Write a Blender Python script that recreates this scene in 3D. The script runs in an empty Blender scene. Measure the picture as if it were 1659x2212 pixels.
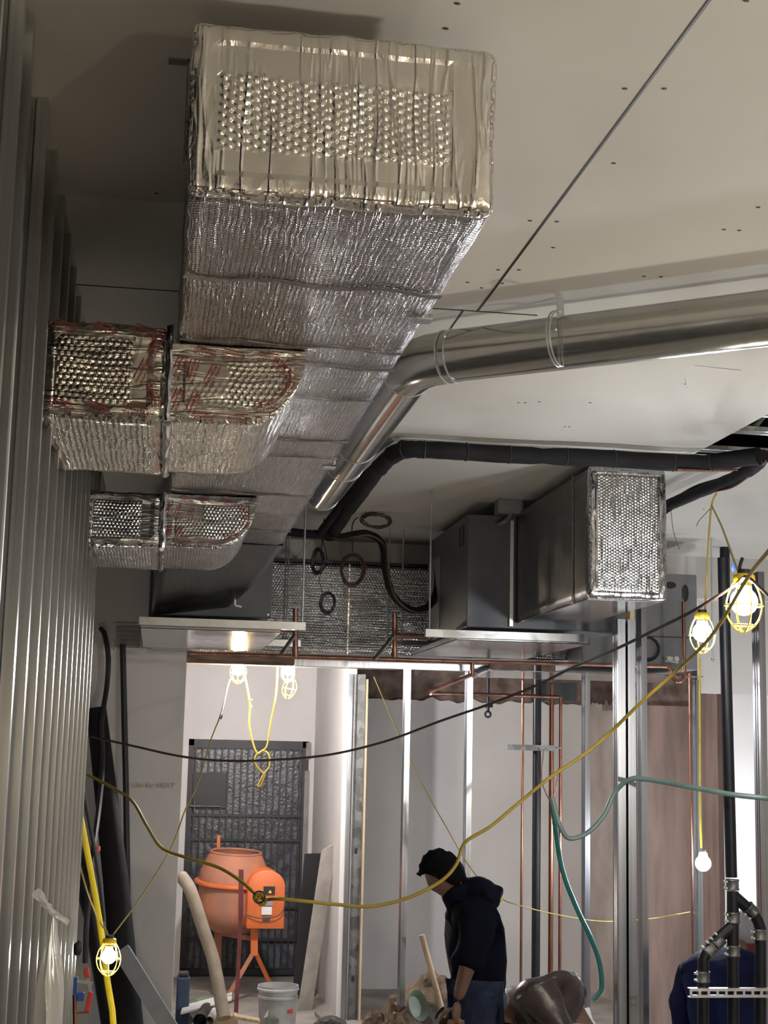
import bpy, bmesh, math, random
from mathutils import Vector, Matrix, noise
random.seed(7)
sc = bpy.context.scene
COL = sc.collection
PI = math.pi

# ------------------------------------------------------------------ camera
FPX, CX, CY, CAMH = 3200.0, 829.5, 1106.0, 2.1
_y = Vector((335.0-CX, -(1608.0-CY), FPX)).normalized()
_h = Vector((1, -0.0225, 0))
_z = _y.cross(_h).normalized()
if _z[1] < 0: _z = -_z
_x = _y.cross(_z)
if _x[0] < 0: _x = -_x
CAM = Vector((0, 0, CAMH))
def ray(px, py):
    v = Vector((px-CX, -(py-CY), FPX)); return Vector((_x.dot(v), _y.dot(v), _z.dot(v)))
def P(px, py, d):
    "point at distance d into the room seen towards (px, py)"
    r = ray(px, py); return CAM + r*(d/r.y)
def PZ(px, py, z):
    r = ray(px, py); return CAM + r*((z-CAMH)/r.z)
cd = bpy.data.cameras.new('camera'); cam = bpy.data.objects.new('camera', cd); COL.objects.link(cam)
cd.sensor_fit = 'VERTICAL'; cd.sensor_height = 36.0; cd.lens = FPX/2212*36.0; cd.clip_start = .05
R = Matrix(((_x[0], _x[1], -_x[2]), (_y[0], _y[1], -_y[2]), (_z[0], _z[1], -_z[2])))
cam.matrix_world = Matrix.Translation(CAM) @ R.to_4x4()
sc.camera = cam

# ------------------------------------------------------------------ world, exposure
w = bpy.data.worlds.new('world'); sc.world = w; w.use_nodes = True
w.node_tree.nodes['Background'].inputs[0].default_value = (.8, .85, 1, 1)
w.node_tree.nodes['Background'].inputs[1].default_value = .03
sc.view_settings.view_transform = 'Standard'; sc.view_settings.look = 'None'
sc.view_settings.exposure = 0.0; sc.view_settings.gamma = 1.0; sc.view_settings.use_curve_mapping = False
sc.cycles.use_denoising = True
sc.cycles.max_bounces = 8; sc.cycles.diffuse_bounces = 4; sc.cycles.glossy_bounces = 4
sc.cycles.sample_clamp_indirect = 6.0
sc.cycles.use_light_tree = True
# strength of the bulbs (they are the only lights): name -> (position, strength, colour)
WARM = (1, .80, .54); NEUT = (1, .92, .80); COOL = (.90, .94, 1)
BULBS = dict(
    right_near=(P(1607, 1300, 4.6), 360, NEUT),
    right_far=(P(1517, 1366, 6.1), 560, COOL),
    alcove_warm=(P(515, 1449, 10.37), 1300, WARM),
    alcove_white=(P(622, 1450, 10.6), 5200, (.97, .96, 1)),
    left_low=(P(235, 2066, 7.4), 280, NEUT),
    bare=(P(1519, 1865, 8.9), 650, COOL),
    wall_side=(P(1705, 1880, 9.6), 1900, COOL),
    left_near=(Vector((-.17, 1.15, 2.05)), 130, WARM),
    fill_behind=(Vector((2.0, -1.2, 2.0)), 450, WARM),  # added out of view to light the duct end and near ceiling
    fill_right=(Vector((3.4, 1.6, 2.2)), 1400, NEUT),  # added out of view to brighten the ceiling from the right
)

# ------------------------------------------------------------------ materials
def new_mat(name):
    m = bpy.data.materials.new(name); m.use_nodes = True
    nt = m.node_tree; return m, nt, nt.nodes['Principled BSDF']
def N(nt, t, **kw):
    n = nt.nodes.new(t)
    for k, v in kw.items():
        if k.startswith('i_'):
            key = k[2:]; key = int(key) if key.isdigit() else key
            n.inputs[key].default_value = v
        else: setattr(n, k, v)
    return n
def mth(nt, op, a, b=None, c=None):
    n = nt.nodes.new('ShaderNodeMath'); n.operation = op
    for i, v in enumerate((a, b, c)):
        if v is None: continue
        if isinstance(v, (int, float)): n.inputs[i].default_value = v
        else: nt.links.new(v, n.inputs[i])
    return n.outputs[0]
def mat(name, col, rough=.6, metal=0., var=.12, nscale=8., bump=0., bscale=60., spec=.5, stretch=(1, 1, 1), dark=None, coat=0.):
    m, nt, b = new_mat(name)
    tc = N(nt, 'ShaderNodeTexCoord'); mp = N(nt, 'ShaderNodeMapping'); mp.inputs['Scale'].default_value = stretch
    nt.links.new(tc.outputs['Object'], mp.inputs[0])
    nz = N(nt, 'ShaderNodeTexNoise'); nz.inputs['Scale'].default_value = nscale; nz.inputs['Detail'].default_value = 5
    nt.links.new(mp.outputs[0], nz.inputs['Vector'])
    mx = N(nt, 'ShaderNodeMix', data_type='RGBA')
    d = dark or tuple(c*(1-var) for c in col)
    u = tuple(min(1, c*(1+var*.6)) for c in col) if dark is None else col
    mx.inputs[6].default_value = (*d, 1); mx.inputs[7].default_value = (*u, 1)
    cr = N(nt, 'ShaderNodeMapRange', i_1=.35, i_2=.65); nt.links.new(nz.outputs[0], cr.inputs[0])
    nt.links.new(cr.outputs[0], mx.inputs[0]); nt.links.new(mx.outputs[2], b.inputs['Base Color'])
    b.inputs['Roughness'].default_value = rough; b.inputs['Metallic'].default_value = metal
    b.inputs['Specular IOR Level'].default_value = spec; b.inputs['Coat Weight'].default_value = coat
    if bump:
        n2 = N(nt, 'ShaderNodeTexNoise'); n2.inputs['Scale'].default_value = bscale; n2.inputs['Detail'].default_value = 4
        nt.links.new(mp.outputs[0], n2.inputs['Vector'])
        bp = N(nt, 'ShaderNodeBump', i_0=bump, i_1=.01); nt.links.new(n2.outputs[0], bp.inputs['Height'])
        nt.links.new(bp.outputs[0], b.inputs['Normal'])
    return m

def foil_mat(name, col=(.80, .79, .77), rough=.24, pitch=.017, bub=.0022, crease=.003, crumple=.004, cs=(17, 1.3), pmin=.75):
    "foil faced bubble insulation: hexagonal bubbles, long creases, crumpled where the tape lies (attribute tape)"
    m, nt, b = new_mat(name); L = nt.links.new
    uv = N(nt, 'ShaderNodeUVMap'); uv.uv_map = 'UVMap'
    sep = N(nt, 'ShaderNodeSeparateXYZ'); 
    dn = N(nt, 'ShaderNodeTexNoise'); dn.inputs['Scale'].default_value = 9; dn.inputs['Detail'].default_value = 2
    L(uv.outputs[0], dn.inputs['Vector'])
    ds = N(nt, 'ShaderNodeVectorMath', operation='SCALE'); L(dn.outputs['Color'], ds.inputs[0]); ds.inputs['Scale'].default_value = .012
    ad = N(nt, 'ShaderNodeVectorMath', operation='ADD'); L(uv.outputs[0], ad.inputs[0]); L(ds.outputs[0], ad.inputs[1])
    L(ad.outputs[0], sep.inputs[0]); u, v = sep.outputs[0], sep.outputs[1]
    k = 2*PI/(pitch*.866)
    s = None
    for a in (0, 60, 120):
        c_, s_ = math.cos(math.radians(a))*k, math.sin(math.radians(a))*k
        t = mth(nt, 'ADD', mth(nt, 'MULTIPLY', u, c_), mth(nt, 'MULTIPLY', v, s_))
        t = mth(nt, 'COSINE', t); s = t if s is None else mth(nt, 'ADD', s, t)
    hb = mth(nt, 'MULTIPLY', mth(nt, 'ADD', s, 1.5), 1/4.5)
    hb = mth(nt, 'POWER', mth(nt, 'MAXIMUM', hb, 0.0), .6)
    # long creases along v
    mp = N(nt, 'ShaderNodeMapping'); mp.inputs['Scale'].default_value = (*cs, 1); L(ad.outputs[0], mp.inputs[0])
    cn = N(nt, 'ShaderNodeTexNoise'); cn.inputs['Scale'].default_value = 1; cn.inputs['Detail'].default_value = 3; L(mp.outputs[0], cn.inputs['Vector'])
    rid = mth(nt, 'ABSOLUTE', mth(nt, 'SUBTRACT', cn.outputs[0], .5))
    rid = mth(nt, 'SUBTRACT', 1, mth(nt, 'MINIMUM', mth(nt, 'MULTIPLY', rid, 22), 1))
    # crumples
    vo = N(nt, 'ShaderNodeTexVoronoi'); vo.inputs['Scale'].default_value = 30; vo.inputs['Randomness'].default_value = 1
    v2 = N(nt, 'ShaderNodeMapping'); v2.inputs['Scale'].default_value = (1, .45, 1); L(ad.outputs[0], v2.inputs[0]); L(v2.outputs[0], vo.inputs['Vector'])
    cn2 = N(nt, 'ShaderNodeTexNoise'); cn2.inputs['Scale'].default_value = 45; cn2.inputs['Detail'].default_value = 4; L(v2.outputs[0], cn2.inputs['Vector'])
    cr = mth(nt, 'ADD', vo.outputs[0], mth(nt, 'MULTIPLY', cn2.outputs[0], .6))
    at = N(nt, 'ShaderNodeAttribute'); at.attribute_name = 'tape'
    tp = at.outputs['Fac']
    n3 = N(nt, 'ShaderNodeTexNoise'); n3.inputs['Scale'].default_value = 6; L(uv.outputs[0], n3.inputs['Vector'])
    patch = N(nt, 'ShaderNodeMapRange', i_1=.35, i_2=.6, i_3=pmin, i_4=1.); L(n3.outputs[0], patch.inputs[0])
    H = mth(nt, 'MULTIPLY', mth(nt, 'MULTIPLY', hb, mth(nt, 'SUBTRACT', 1, mth(nt, 'MINIMUM', 1, mth(nt, 'MULTIPLY', tp, 1.3)))), mth(nt, 'MULTIPLY', patch.outputs[0], bub))
    H = mth(nt, 'ADD', H, mth(nt, 'MULTIPLY', rid, crease))
    H = mth(nt, 'ADD', H, mth(nt, 'MULTIPLY', mth(nt, 'MULTIPLY', cr, crumple), mth(nt, 'ADD', mth(nt, 'MULTIPLY', mth(nt, 'MAXIMUM', 0, mth(nt, 'SUBTRACT', tp, .78)), 4.0), .12)))
    bp = N(nt, 'ShaderNodeBump', i_0=1., i_1=1.); L(H, bp.inputs['Height']); L(bp.outputs[0], b.inputs['Normal'])
    b.inputs['Metallic'].default_value = 1; b.inputs['Base Color'].default_value = (*col, 1)
    rr = N(nt, 'ShaderNodeMapRange', i_1=.3, i_2=.7, i_3=rough*.8, i_4=rough*1.35); L(n3.outputs[0], rr.inputs[0])
    L(rr.outputs[0], b.inputs['Roughness'])
    return m

def galv_mat(name, col=(.62, .64, .65), rough=.34, spangle=.25, scale=30):
    m, nt, b = new_mat(name); L = nt.links.new
    tc = N(nt, 'ShaderNodeTexCoord')
    vo = N(nt, 'ShaderNodeTexVoronoi'); vo.inputs['Scale'].default_value = scale; L(tc.outputs['Object'], vo.inputs['Vector'])
    bw = N(nt, 'ShaderNodeRGBToBW'); L(vo.outputs['Color'], bw.inputs[0])
    mx = N(nt, 'ShaderNodeMix', data_type='RGBA'); mx.inputs[6].default_value = (*[c*(1-spangle) for c in col], 1); mx.inputs[7].default_value = (*col, 1)
    L(bw.outputs[0], mx.inputs[0]); L(mx.outputs[2], b.inputs['Base Color'])
    rr = N(nt, 'ShaderNodeMapRange', i_3=rough*.85, i_4=rough*1.2); L(bw.outputs[0], rr.inputs[0]); L(rr.outputs[0], b.inputs['Roughness'])
    b.inputs['Metallic'].default_value = .95
    return m
def emit_mat(name, col, s):
    m, nt, b = new_mat(name); nt.nodes.remove(b)
    e = N(nt, 'ShaderNodeEmission', i_1=s); e.inputs[0].default_value = (*col, 1)
    nt.links.new(e.outputs[0], nt.nodes['Material Output'].inputs[0]); return m

M = dict(
    ceil=mat('ceiling_drywall', (.60, .585, .54), .8, var=.06, nscale=1.3, bump=.05, bscale=25),
    wall=mat('grey_drywall', (.56, .54, .52), .8, var=.07, nscale=1.5, bump=.08, bscale=30),
    wallw=mat('white_plaster', (.74, .72, .71), .75, var=.05, nscale=2, bump=.08, bscale=30),
    wallbrown=mat('brown_panel', (.23, .165, .14), .8, var=.25, nscale=3, stretch=(3, 3, .6), bump=.1),
    plasterstain=mat('stained_plaster', (.50, .45, .41), .85, nscale=3, dark=(.36, .30, .26), bump=.1),
    rawtop=mat('exposed_lath', (.17, .12, .10), .9, var=.5, nscale=9, bump=.3, bscale=20),
    floor=mat('dusty_concrete', (.34, .31, .28), .85, var=.25, nscale=3, bump=.2, bscale=30),
    paper=mat('bare_gypsum', (.80, .78, .74), .9, var=.06),
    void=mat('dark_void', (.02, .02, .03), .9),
    foil=foil_mat('bubble_foil', (.80, .78, .73), .22, .0175, .0042, .003, .006),
    foilb=foil_mat('bubble_foil_fine', (.52, .51, .52), .17, .0125, .0030, .0016, .0025, (48, 3.2), .92),
    foilw=foil_mat('wrapped_foil', (.76, .73, .65), .17, .017, .0032, .002, .004, (24, 2.2)),
    foild=foil_mat('darkened_foil', (.20, .20, .205), .42, .015, .0005, .0008, .001, (30, 2)),  # base colour darkened to stand in for the foil's dark reflections
    foils=foil_mat('silver_foil', (.62, .63, .65), .15, .015, .0036, .0016, .004, (30, 2.4), .85),
    foilx=foil_mat('cross_duct_foil', (.55, .56, .57), .2, .02, .0052, .002, .006, (30, 2.4), .8),
    seam=mat('seam_tape', (.20, .18, .18), .45, .7, var=.3, nscale=30, bump=.3, bscale=40),
    tape=mat('foil_tape', (.78, .74, .64), .25, 1., var=.1, bump=.4, bscale=60),
    galv=galv_mat('galvanized_steel', spangle=.10, scale=50), galvb=galv_mat('bright_galvanized', (.70, .72, .75), .30, .06, 90),
    galvd=galv_mat('weathered_galvanized', (.30, .30, .29), .5, .6, 16),
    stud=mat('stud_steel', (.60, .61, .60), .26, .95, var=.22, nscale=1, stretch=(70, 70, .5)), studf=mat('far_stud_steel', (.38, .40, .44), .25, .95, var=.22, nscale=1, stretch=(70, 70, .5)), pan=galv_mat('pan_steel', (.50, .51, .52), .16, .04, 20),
    round=galv_mat('round_duct_steel', (.56, .56, .53), .17, .06, 25),
    ahu=mat('dark_grey_paint', (.085, .09, .105), .45, .2, var=.1, spec=.5),
    ahul=mat('mid_grey_paint', (.20, .21, .23), .5, .1, var=.1),
    rubber=mat('black_foam', (.010, .010, .012), .8, spec=.25, var=.3, bump=.15, bscale=80),
    blackp=mat('black_iron_pipe', (.010, .011, .015), .42, 0, spec=.3, var=.3),
    blackpl=mat('black_plastic', (.02, .02, .022), .5),
    copper=mat('copper', (.36, .17, .115), .28, 1., var=.35, nscale=14, stretch=(1, 1, .3)),
    copperd=mat('dull_copper', (.30, .16, .12), .4, .9, var=.3, nscale=14),
    wire=mat('brown_wire', (.055, .03, .028), .5),
    ywire=mat('yellow_cord', (.38, .29, .05), .5, var=.2),
    ycage=mat('yellow_cage_plastic', (.90, .62, .03), .4),
    ypaint=mat('bright_yellow_paint', (.95, .72, .02), .5),
    darkcord=mat('dark_brown_cord', (.045, .032, .03), .6),
    hoseg=mat('grey_green_hose', (.16, .24, .22), .4, var=.2), hoset=mat('teal_hose', (.02, .16, .15), .4),
    orange=mat('orange_paint', (.66, .16, .045), .45, var=.15, nscale=6),
    oranged=mat('dusty_orange_paint', (.50, .19, .10), .7, nscale=5, dark=(.33, .16, .11)),
    white=mat('white_plastic', (.72, .72, .70), .5, var=.1), label=mat('sticker_white', (.75, .76, .78), .5),
    black=mat('black_paint', (.015, .015, .017), .5),
    gate=mat('gate_black', (.022, .022, .027), .5, var=.3), gateg=mat('gate_wired_glass', (.10, .105, .12), .25, 0, var=.6, nscale=14, bump=.6, bscale=40),
    red=mat('dark_red_ink', (.20, .02, .028), .5), redp=mat('red_plastic', (.65, .05, .04), .45), rust=mat('maroon_paint', (.16, .035, .04), .6, var=.3),
    ink=mat('grey_ink', (.20, .17, .12), .5), pencil=mat('pencil_grey', (.36, .33, .29), .8), blue=mat('blue_plastic', (.03, .10, .38), .45), navybox=mat('navy_box', (.03, .05, .10), .6),
    wood=mat('raw_wood', (.50, .38, .25), .7, var=.2, nscale=4, stretch=(8, 8, .8)),
    woodd=mat('old_beam_wood', (.20, .13, .09), .8, var=.5, nscale=5, stretch=(1, 6, 6)),
    card=mat('cardboard', (.45, .32, .20), .8), board=mat('dusty_board', (.30, .275, .25), .85, var=.2),
    lath=mat('grey_lath', (.30, .28, .26), .8), tube=mat('cardboard_tube', (.27, .23, .18), .8, var=.2),
    dirt=mat('dirt', (.15, .105, .07), .95, var=.5, nscale=14, bump=.8, bscale=30),
    green=mat('faded_green', (.13, .17, .12), .6, var=.2),
    skin=mat('skin', (.15, .08, .058), .55), hair=mat('black_hair', (.003, .003, .004), .9, spec=.08, var=.3, nscale=50, bump=.5, bscale=90),  # skin colour darkened to stand in for shade on the bowed face
    navy=mat('navy_cotton', (.003, .004, .010), .95, spec=.1, var=.3, bump=.2, bscale=40), navy2=mat('navy_sweatshirt', (.006, .010, .045), .9, spec=.15, var=.3, bump=.2, bscale=40),
    jeans=mat('blue_denim', (.020, .028, .055), .9, spec=.15, var=.4, nscale=12, bump=.2, bscale=80), leather=mat('brown_black_leather', (.05, .038, .038), .30, var=.3, bump=.4, bscale=18),
    wpant=mat('dusty_white_trousers', (.62, .61, .60), .85, var=.1, bump=.3, bscale=25), capg=mat('grey_cap', (.30, .30, .32), .8), capr=mat('maroon_cloth', (.14, .02, .03), .85),
    shoe=mat('shoe_leather', (.05, .04, .03), .6),
)
_m, _nt, _b = new_mat('clear_plastic_film'); M['film'] = _m
_b.inputs['Base Color'].default_value = (.75, .74, .70, 1); _b.inputs['Roughness'].default_value = .25; _b.inputs['Transmission Weight'].default_value = .35; _b.inputs['Alpha'].default_value = .75

# ------------------------------------------------------------------ mesh builder
def catmull(pts, n=6):
    pts = [Vector(p) for p in pts]
    if len(pts) < 3: return pts
    q = [pts[0]*2-pts[1]] + pts + [pts[-1]*2-pts[-2]]; out = []
    for i in range(1, len(q)-2):
        a, b, c, d = q[i-1:i+3]
        for k in range(n):
            t = k/n; out.append(.5*((2*b)+(c-a)*t+(2*a-5*b+4*c-d)*t*t+(3*b-a-3*c+d)*t**3))
    return out+[pts[-1]]
class MB:
    def __init__(s): s.v = []; s.f = []
    def add(s, v, f):
        o = len(s.v); s.v += [Vector(p) for p in v]; s.f += [tuple(i+o for i in q) for q in f]; return s
    def box(s, x0, x1, y0, y1, z0, z1):
        return s.add([(x, y, z) for x in (x0, x1) for y in (y0, y1) for z in (z0, z1)],
                     [(0, 1, 3, 2), (4, 6, 7, 5), (0, 4, 5, 1), (2, 3, 7, 6), (0, 2, 6, 4), (1, 5, 7, 3)])
    def obox(s, a, b, wd, th, up=(0, 0, 1)):
        "bar from a to b, width wd (sideways), thickness th (along up)"
        a, b = Vector(a), Vector(b); d = (b-a).normalized(); up = Vector(up)
        sd = d.cross(up).normalized(); u2 = sd.cross(d).normalized()
        v = [p+sd*sx*wd/2+u2*sz*th/2 for p in (a, b) for sx in (-1, 1) for sz in (-1, 1)]
        return s.add(v, [(0, 1, 3, 2), (4, 6, 7, 5), (0, 4, 5, 1), (2, 3, 7, 6), (0, 2, 6, 4), (1, 5, 7, 3)])
    def tube(s, pts, r, seg=8, closed=False, cap=True, sm=0):
        if sm: pts = catmull(pts, sm)
        pts = [Vector(p) for p in pts]; n = len(pts)
        rr = r if callable(r) else (lambda t: r)
        t0 = (pts[1]-pts[0]).normalized(); a = Vector((0, 0, 1)) if abs(t0.z) < .9 else Vector((1, 0, 0))
        nrm = t0.cross(a).normalized(); vs = []
        for i, p in enumerate(pts):
            if closed: t = (pts[(i+1) % n]-pts[i-1])
            else: t = pts[min(i+1, n-1)]-pts[max(i-1, 0)]
            if t.length < 1e-9: t = t0.copy()
            t.normalize(); nrm = (nrm-t*nrm.dot(t)).normalized(); bn = t.cross(nrm); k = rr(i/(n-1))
            sc_ = 1.0
            for j in range(seg):
                an = 2*PI*j/seg; vs.append(p+(nrm*math.cos(an)+bn*math.sin(an))*k*sc_)
        fs = []
        for i in range(n if closed else n-1):
            for j in range(seg):
                a_, b_ = i*seg+j, i*seg+(j+1) % seg; c_, d_ = ((i+1) % n)*seg+(j+1) % seg, ((i+1) % n)*seg+j
                fs.append((a_, b_, c_, d_))
        if cap and not closed: fs += [tuple(range(seg))[::-1], tuple((n-1)*seg+j for j in range(seg))]
        return s.add(vs, fs)
    def cyl(s, a, b, r, r2=None, seg=16, cap=True):
        r2 = r if r2 is None else r2
        return s.tube([a, b], lambda t: r+(r2-r)*t, seg, cap=cap)
    def lathe(s, prof, c, ax=(0, 0, 1), seg=32, cap=True):
        ax = Vector(ax).normalized(); c = Vector(c); a = Vector((1, 0, 0)) if abs(ax.x) < .9 else Vector((0, 1, 0))
        u = ax.cross(a).normalized(); v = ax.cross(u); vs = []; n = len(prof)
        for r, h in prof:
            for j in range(seg):
                an = 2*PI*j/seg; vs.append(c+ax*h+(u*math.cos(an)+v*math.sin(an))*r)
        fs = [(i*seg+j, i*seg+(j+1) % seg, (i+1)*seg+(j+1) % seg, (i+1)*seg+j) for i in range(n-1) for j in range(seg)]
        if cap: fs += [tuple(range(seg))[::-1], tuple((n-1)*seg+j for j in range(seg))]
        return s.add(vs, fs)
    def prism(s, poly, o, u, v, ext):
        "polygon (a,b) in the plane o + a*u + b*v, extruded by ext"
        o, u, v, ext = Vector(o), Vector(u), Vector(v), Vector(ext); n = len(poly)
        p0 = [o+u*a+v*b for a, b in poly]; p1 = [p+ext for p in p0]
        return s.add(p0+p1, [tuple(range(n))[::-1], tuple(range(n, 2*n))]+[(i, (i+1) % n, n+(i+1) % n, n+i) for i in range(n)])
    def torus(s, c, ax, R_, r, seg=24, ts=8, sx=1, sy=1, jit=0):
        ax = Vector(ax).normalized(); a = Vector((0, 0, 1)) if abs(ax.z) < .9 else Vector((1, 0, 0))
        u = ax.cross(a).normalized(); v = u.cross(ax)
        pts = [Vector(c)+u*math.cos(2*PI*i/seg)*R_*sx+v*math.sin(2*PI*i/seg)*R_*sy+Vector([random.uniform(-jit, jit) for _ in range(3)]) for i in range(seg)]
        return s.tube(pts, r, ts, closed=True)
    def ico(s, c, r, sub=2, sc_=(1, 1, 1), jit=0, seed=0):
        bm = bmesh.new(); bmesh.ops.create_icosphere(bm, subdivisions=sub, radius=1)
        vs = []
        for v in bm.verts:
            p = v.co.copy(); k = 1+jit*noise.noise(p*2.2+Vector((seed, seed*.7, 0)))
            vs.append(Vector(c)+Vector((p.x*sc_[0], p.y*sc_[1], p.z*sc_[2]))*r*k)
        fs = [tuple(v.index for v in f.verts) for f in bm.faces]; bm.free(); return s.add(vs, fs)
def mk(name, mb, m, parent=None, smooth=35, bevel=0):
    me = bpy.data.meshes.new(name); off = parent_world(parent)
    me.from_pydata([tuple(v-off) for v in mb.v], [], mb.f); me.update()
    bm = bmesh.new(); bm.from_mesh(me)
    if bevel:
        try: bmesh.ops.bevel(bm, geom=bm.edges[:], offset=bevel, segments=2, affect='EDGES', profile=.5)
        except Exception: pass
    bmesh.ops.recalc_face_normals(bm, faces=bm.faces); bm.to_mesh(me); bm.free()
    if smooth:
        me.shade_smooth(); me.set_sharp_from_angle(angle=math.radians(smooth))
    me.materials.append(m)
    o = bpy.data.objects.new(name, me); COL.objects.link(o)
    if parent: o.parent = parent
    return o
def parent_world(p):
    off = Vector((0, 0, 0))
    while p: off = off+p.location; p = p.parent
    return off
def recenter(o, loc=None):
    "move a top-level mesh's origin to its base"
    me = o.data; cs = [v.co for v in me.vertices]
    if loc is None:
        loc = Vector((sum(c.x for c in cs)/len(cs), sum(c.y for c in cs)/len(cs), min(c.z for c in cs)))
    me.transform(Matrix.Translation(-loc)); o.location = loc; return o
def tag(o, label, cat, group=None, kind=None):
    o['label'] = label; o['category'] = cat
    if group: o['group'] = group
    if kind: o['kind'] = kind
    return o
def thing(name, label, cat, loc, group=None):
    o = bpy.data.objects.new(name, None); o.empty_display_size = .1; COL.objects.link(o); o.location = Vector(loc)
    return tag(o, label, cat, group)
def single(name, mb, m, label, cat, group=None, kind=None, smooth=35, bevel=0):
    return recenter(tag(mk(name, mb, m, None, smooth, bevel), label, cat, group, kind))
def struct(name, mb, m, parent=None, smooth=0):
    o = mk(name, mb, m, parent, smooth); 
    if not parent: o['kind'] = 'structure'
    return o
def cp(root, loc, label, group=None):
    "copy of a thing with copies of its parts and sub-parts"
    r = root.copy(); COL.objects.link(r); r.location = Vector(loc); r['label'] = label
    if group: r['group'] = group
    for ch in list(root.children):
        c = ch.copy(); COL.objects.link(c); c.parent = r
        for g in list(ch.children):
            d = g.copy(); COL.objects.link(d); d.parent = c
    return r
def psurf(name, patches, m, parent=None, weld=.0008, smooth=60):
    "patches: list of (fn(s,t)->(pos, (u,v), tape), nu, nv); one mesh with UVs and a tape attribute"
    bm = bmesh.new(); uvl = bm.loops.layers.uv.new('UVMap'); tl = bm.verts.layers.float.new('tape'); off = parent_world(parent)
    for fn, nu, nv in patches:
        g = []
        for i in range(nu+1):
            row = []
            for j in range(nv+1):
                p, uv, t = fn(i/nu, j/nv); v = bm.verts.new(Vector(p)-off); v[tl] = t; row.append((v, uv))
            g.append(row)
        for i in range(nu):
            for j in range(nv):
                q = [g[i][j], g[i+1][j], g[i+1][j+1], g[i][j+1]]
                f = bm.faces.new([a[0] for a in q])
                for l, a in zip(f.loops, q): l[uvl].uv = a[1]
    bmesh.ops.remove_doubles(bm, verts=bm.verts, dist=weld)
    bmesh.ops.recalc_face_normals(bm, faces=bm.faces)
    me = bpy.data.meshes.new(name); bm.to_mesh(me); bm.free(); me.shade_smooth(); me.materials.append(m)
    o = bpy.data.objects.new(name, me); COL.objects.link(o)
    if parent: o.parent = parent
    return o
def foil_box(name, x0, x1, y0, y1, z0, z1, m, parent=None, r=.018, wob=.004, step=.03, tapefn=None, swapx=True, warp=None, sink=0):
    "soft-edged box wrapped in foil; UVs in metres; creases run along v"
    lo, hi = Vector((x0, y0, z0)), Vector((x1, y1, z1))
    def fin(p):
        p = Vector(p); q = Vector([min(max(p[i], lo[i]+r), hi[i]-r) for i in range(3)]); d = p-q
        dn = d.normalized() if d.length > 1e-9 else Vector((0, 0, 1))
        k = noise.noise(p*6)*wob+noise.noise(p*19+Vector((3, 1, 2)))*wob*.6
        o = q+dn*(r+k)
        return warp(o) if warp else o
    ps = []
    for ax in range(3):
        a, b = [i for i in range(3) if i != ax]
        for side in (lo, hi):
            def fn(s, t, ax=ax, a=a, b=b, side=side):
                p = [0, 0, 0]; p[ax] = side[ax]; p[a] = lo[a]+(hi[a]-lo[a])*s; p[b] = lo[b]+(hi[b]-lo[b])*t
                edge = min(min(s, 1-s)*(hi[a]-lo[a]), min(t, 1-t)*(hi[b]-lo[b]))
                tp = tapefn(ax, side is hi, Vector(p), edge) if tapefn else max(0., min(1., (.05-edge)/.015))
                uv = (p[a], p[b])
                if ax == 1 and swapx == 'h': uv = (p[2], p[0])
                return fin(p), uv, tp
            na = max(4, int((hi[a]-lo[a])/step)); nb = max(4, int((hi[b]-lo[b])/step)); ps.append((fn, na, nb))
    return psurf(name, ps, m, parent)
def lettering(txt, o, u, n, size, m, parent, name='printed_lettering', shear=0):
    "flat printed words starting at o, reading along u, on a surface with normal n"
    cu = bpy.data.curves.new(name, 'FONT'); cu.body = txt; cu.size = size; cu.shear = shear; cu.align_x = 'CENTER'; cu.align_y = 'CENTER'; cu.space_line = .85; cu.offset = size*.012
    tmp = bpy.data.objects.new('tmp', cu); COL.objects.link(tmp)
    me = bpy.data.meshes.new_from_object(tmp.evaluated_get(bpy.context.evaluated_depsgraph_get())); bpy.data.objects.remove(tmp)
    u = Vector(u).normalized(); n = Vector(n).normalized(); v = n.cross(u)
    mw = Matrix((u, v, n)).transposed().to_4x4(); mw.translation = Vector(o)+n*.002-parent_world(parent); me.transform(mw)
    me.materials.clear(); me.materials.append(m)
    ob = bpy.data.objects.new(name, me); COL.objects.link(ob)
    if parent: ob.parent = parent
    return ob
def skin(verts, edges, root=0, sub=1, extra=None, voxel=0):
    "limbs grown round joints: verts = [(point, radius)], returns an MB"
    me = bpy.data.meshes.new('s'); me.from_pydata([tuple(v[0]) for v in verts], edges, []); o = bpy.data.objects.new('s', me); COL.objects.link(o)
    md = o.modifiers.new('Skin', 'SKIN'); md.use_smooth_shade = True
    for i, v in enumerate(verts):
        rr = v[1] if isinstance(v[1], tuple) else (v[1], v[1])
        me.skin_vertices[0].data[i].radius = rr; me.skin_vertices[0].data[i].use_root = (i == root)
    ss = o.modifiers.new('Sub', 'SUBSURF'); ss.levels = sub; ss.render_levels = sub
    e = bpy.data.meshes.new_from_object(o.evaluated_get(bpy.context.evaluated_depsgraph_get()))
    mb = MB(); mb.add([v.co.copy() for v in e.vertices], [tuple(p.vertices) for p in e.polygons]); bpy.data.objects.remove(o)
    if extra: mb.add(extra.v, extra.f)
    if voxel:
        me = bpy.data.meshes.new('r'); me.from_pydata([tuple(v) for v in mb.v], [], mb.f); me.update()
        o = bpy.data.objects.new('r', me); COL.objects.link(o)
        md = o.modifiers.new('R', 'REMESH'); md.mode = 'VOXEL'; md.voxel_size = voxel
        sm = o.modifiers.new('S', 'SMOOTH'); sm.iterations = 3; sm.factor = .5
        e = bpy.data.meshes.new_from_object(o.evaluated_get(bpy.context.evaluated_depsgraph_get()))
        mb = MB(); mb.add([v.co.copy() for v in e.vertices], [tuple(p.vertices) for p in e.polygons]); bpy.data.objects.remove(o)
    return mb
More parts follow.
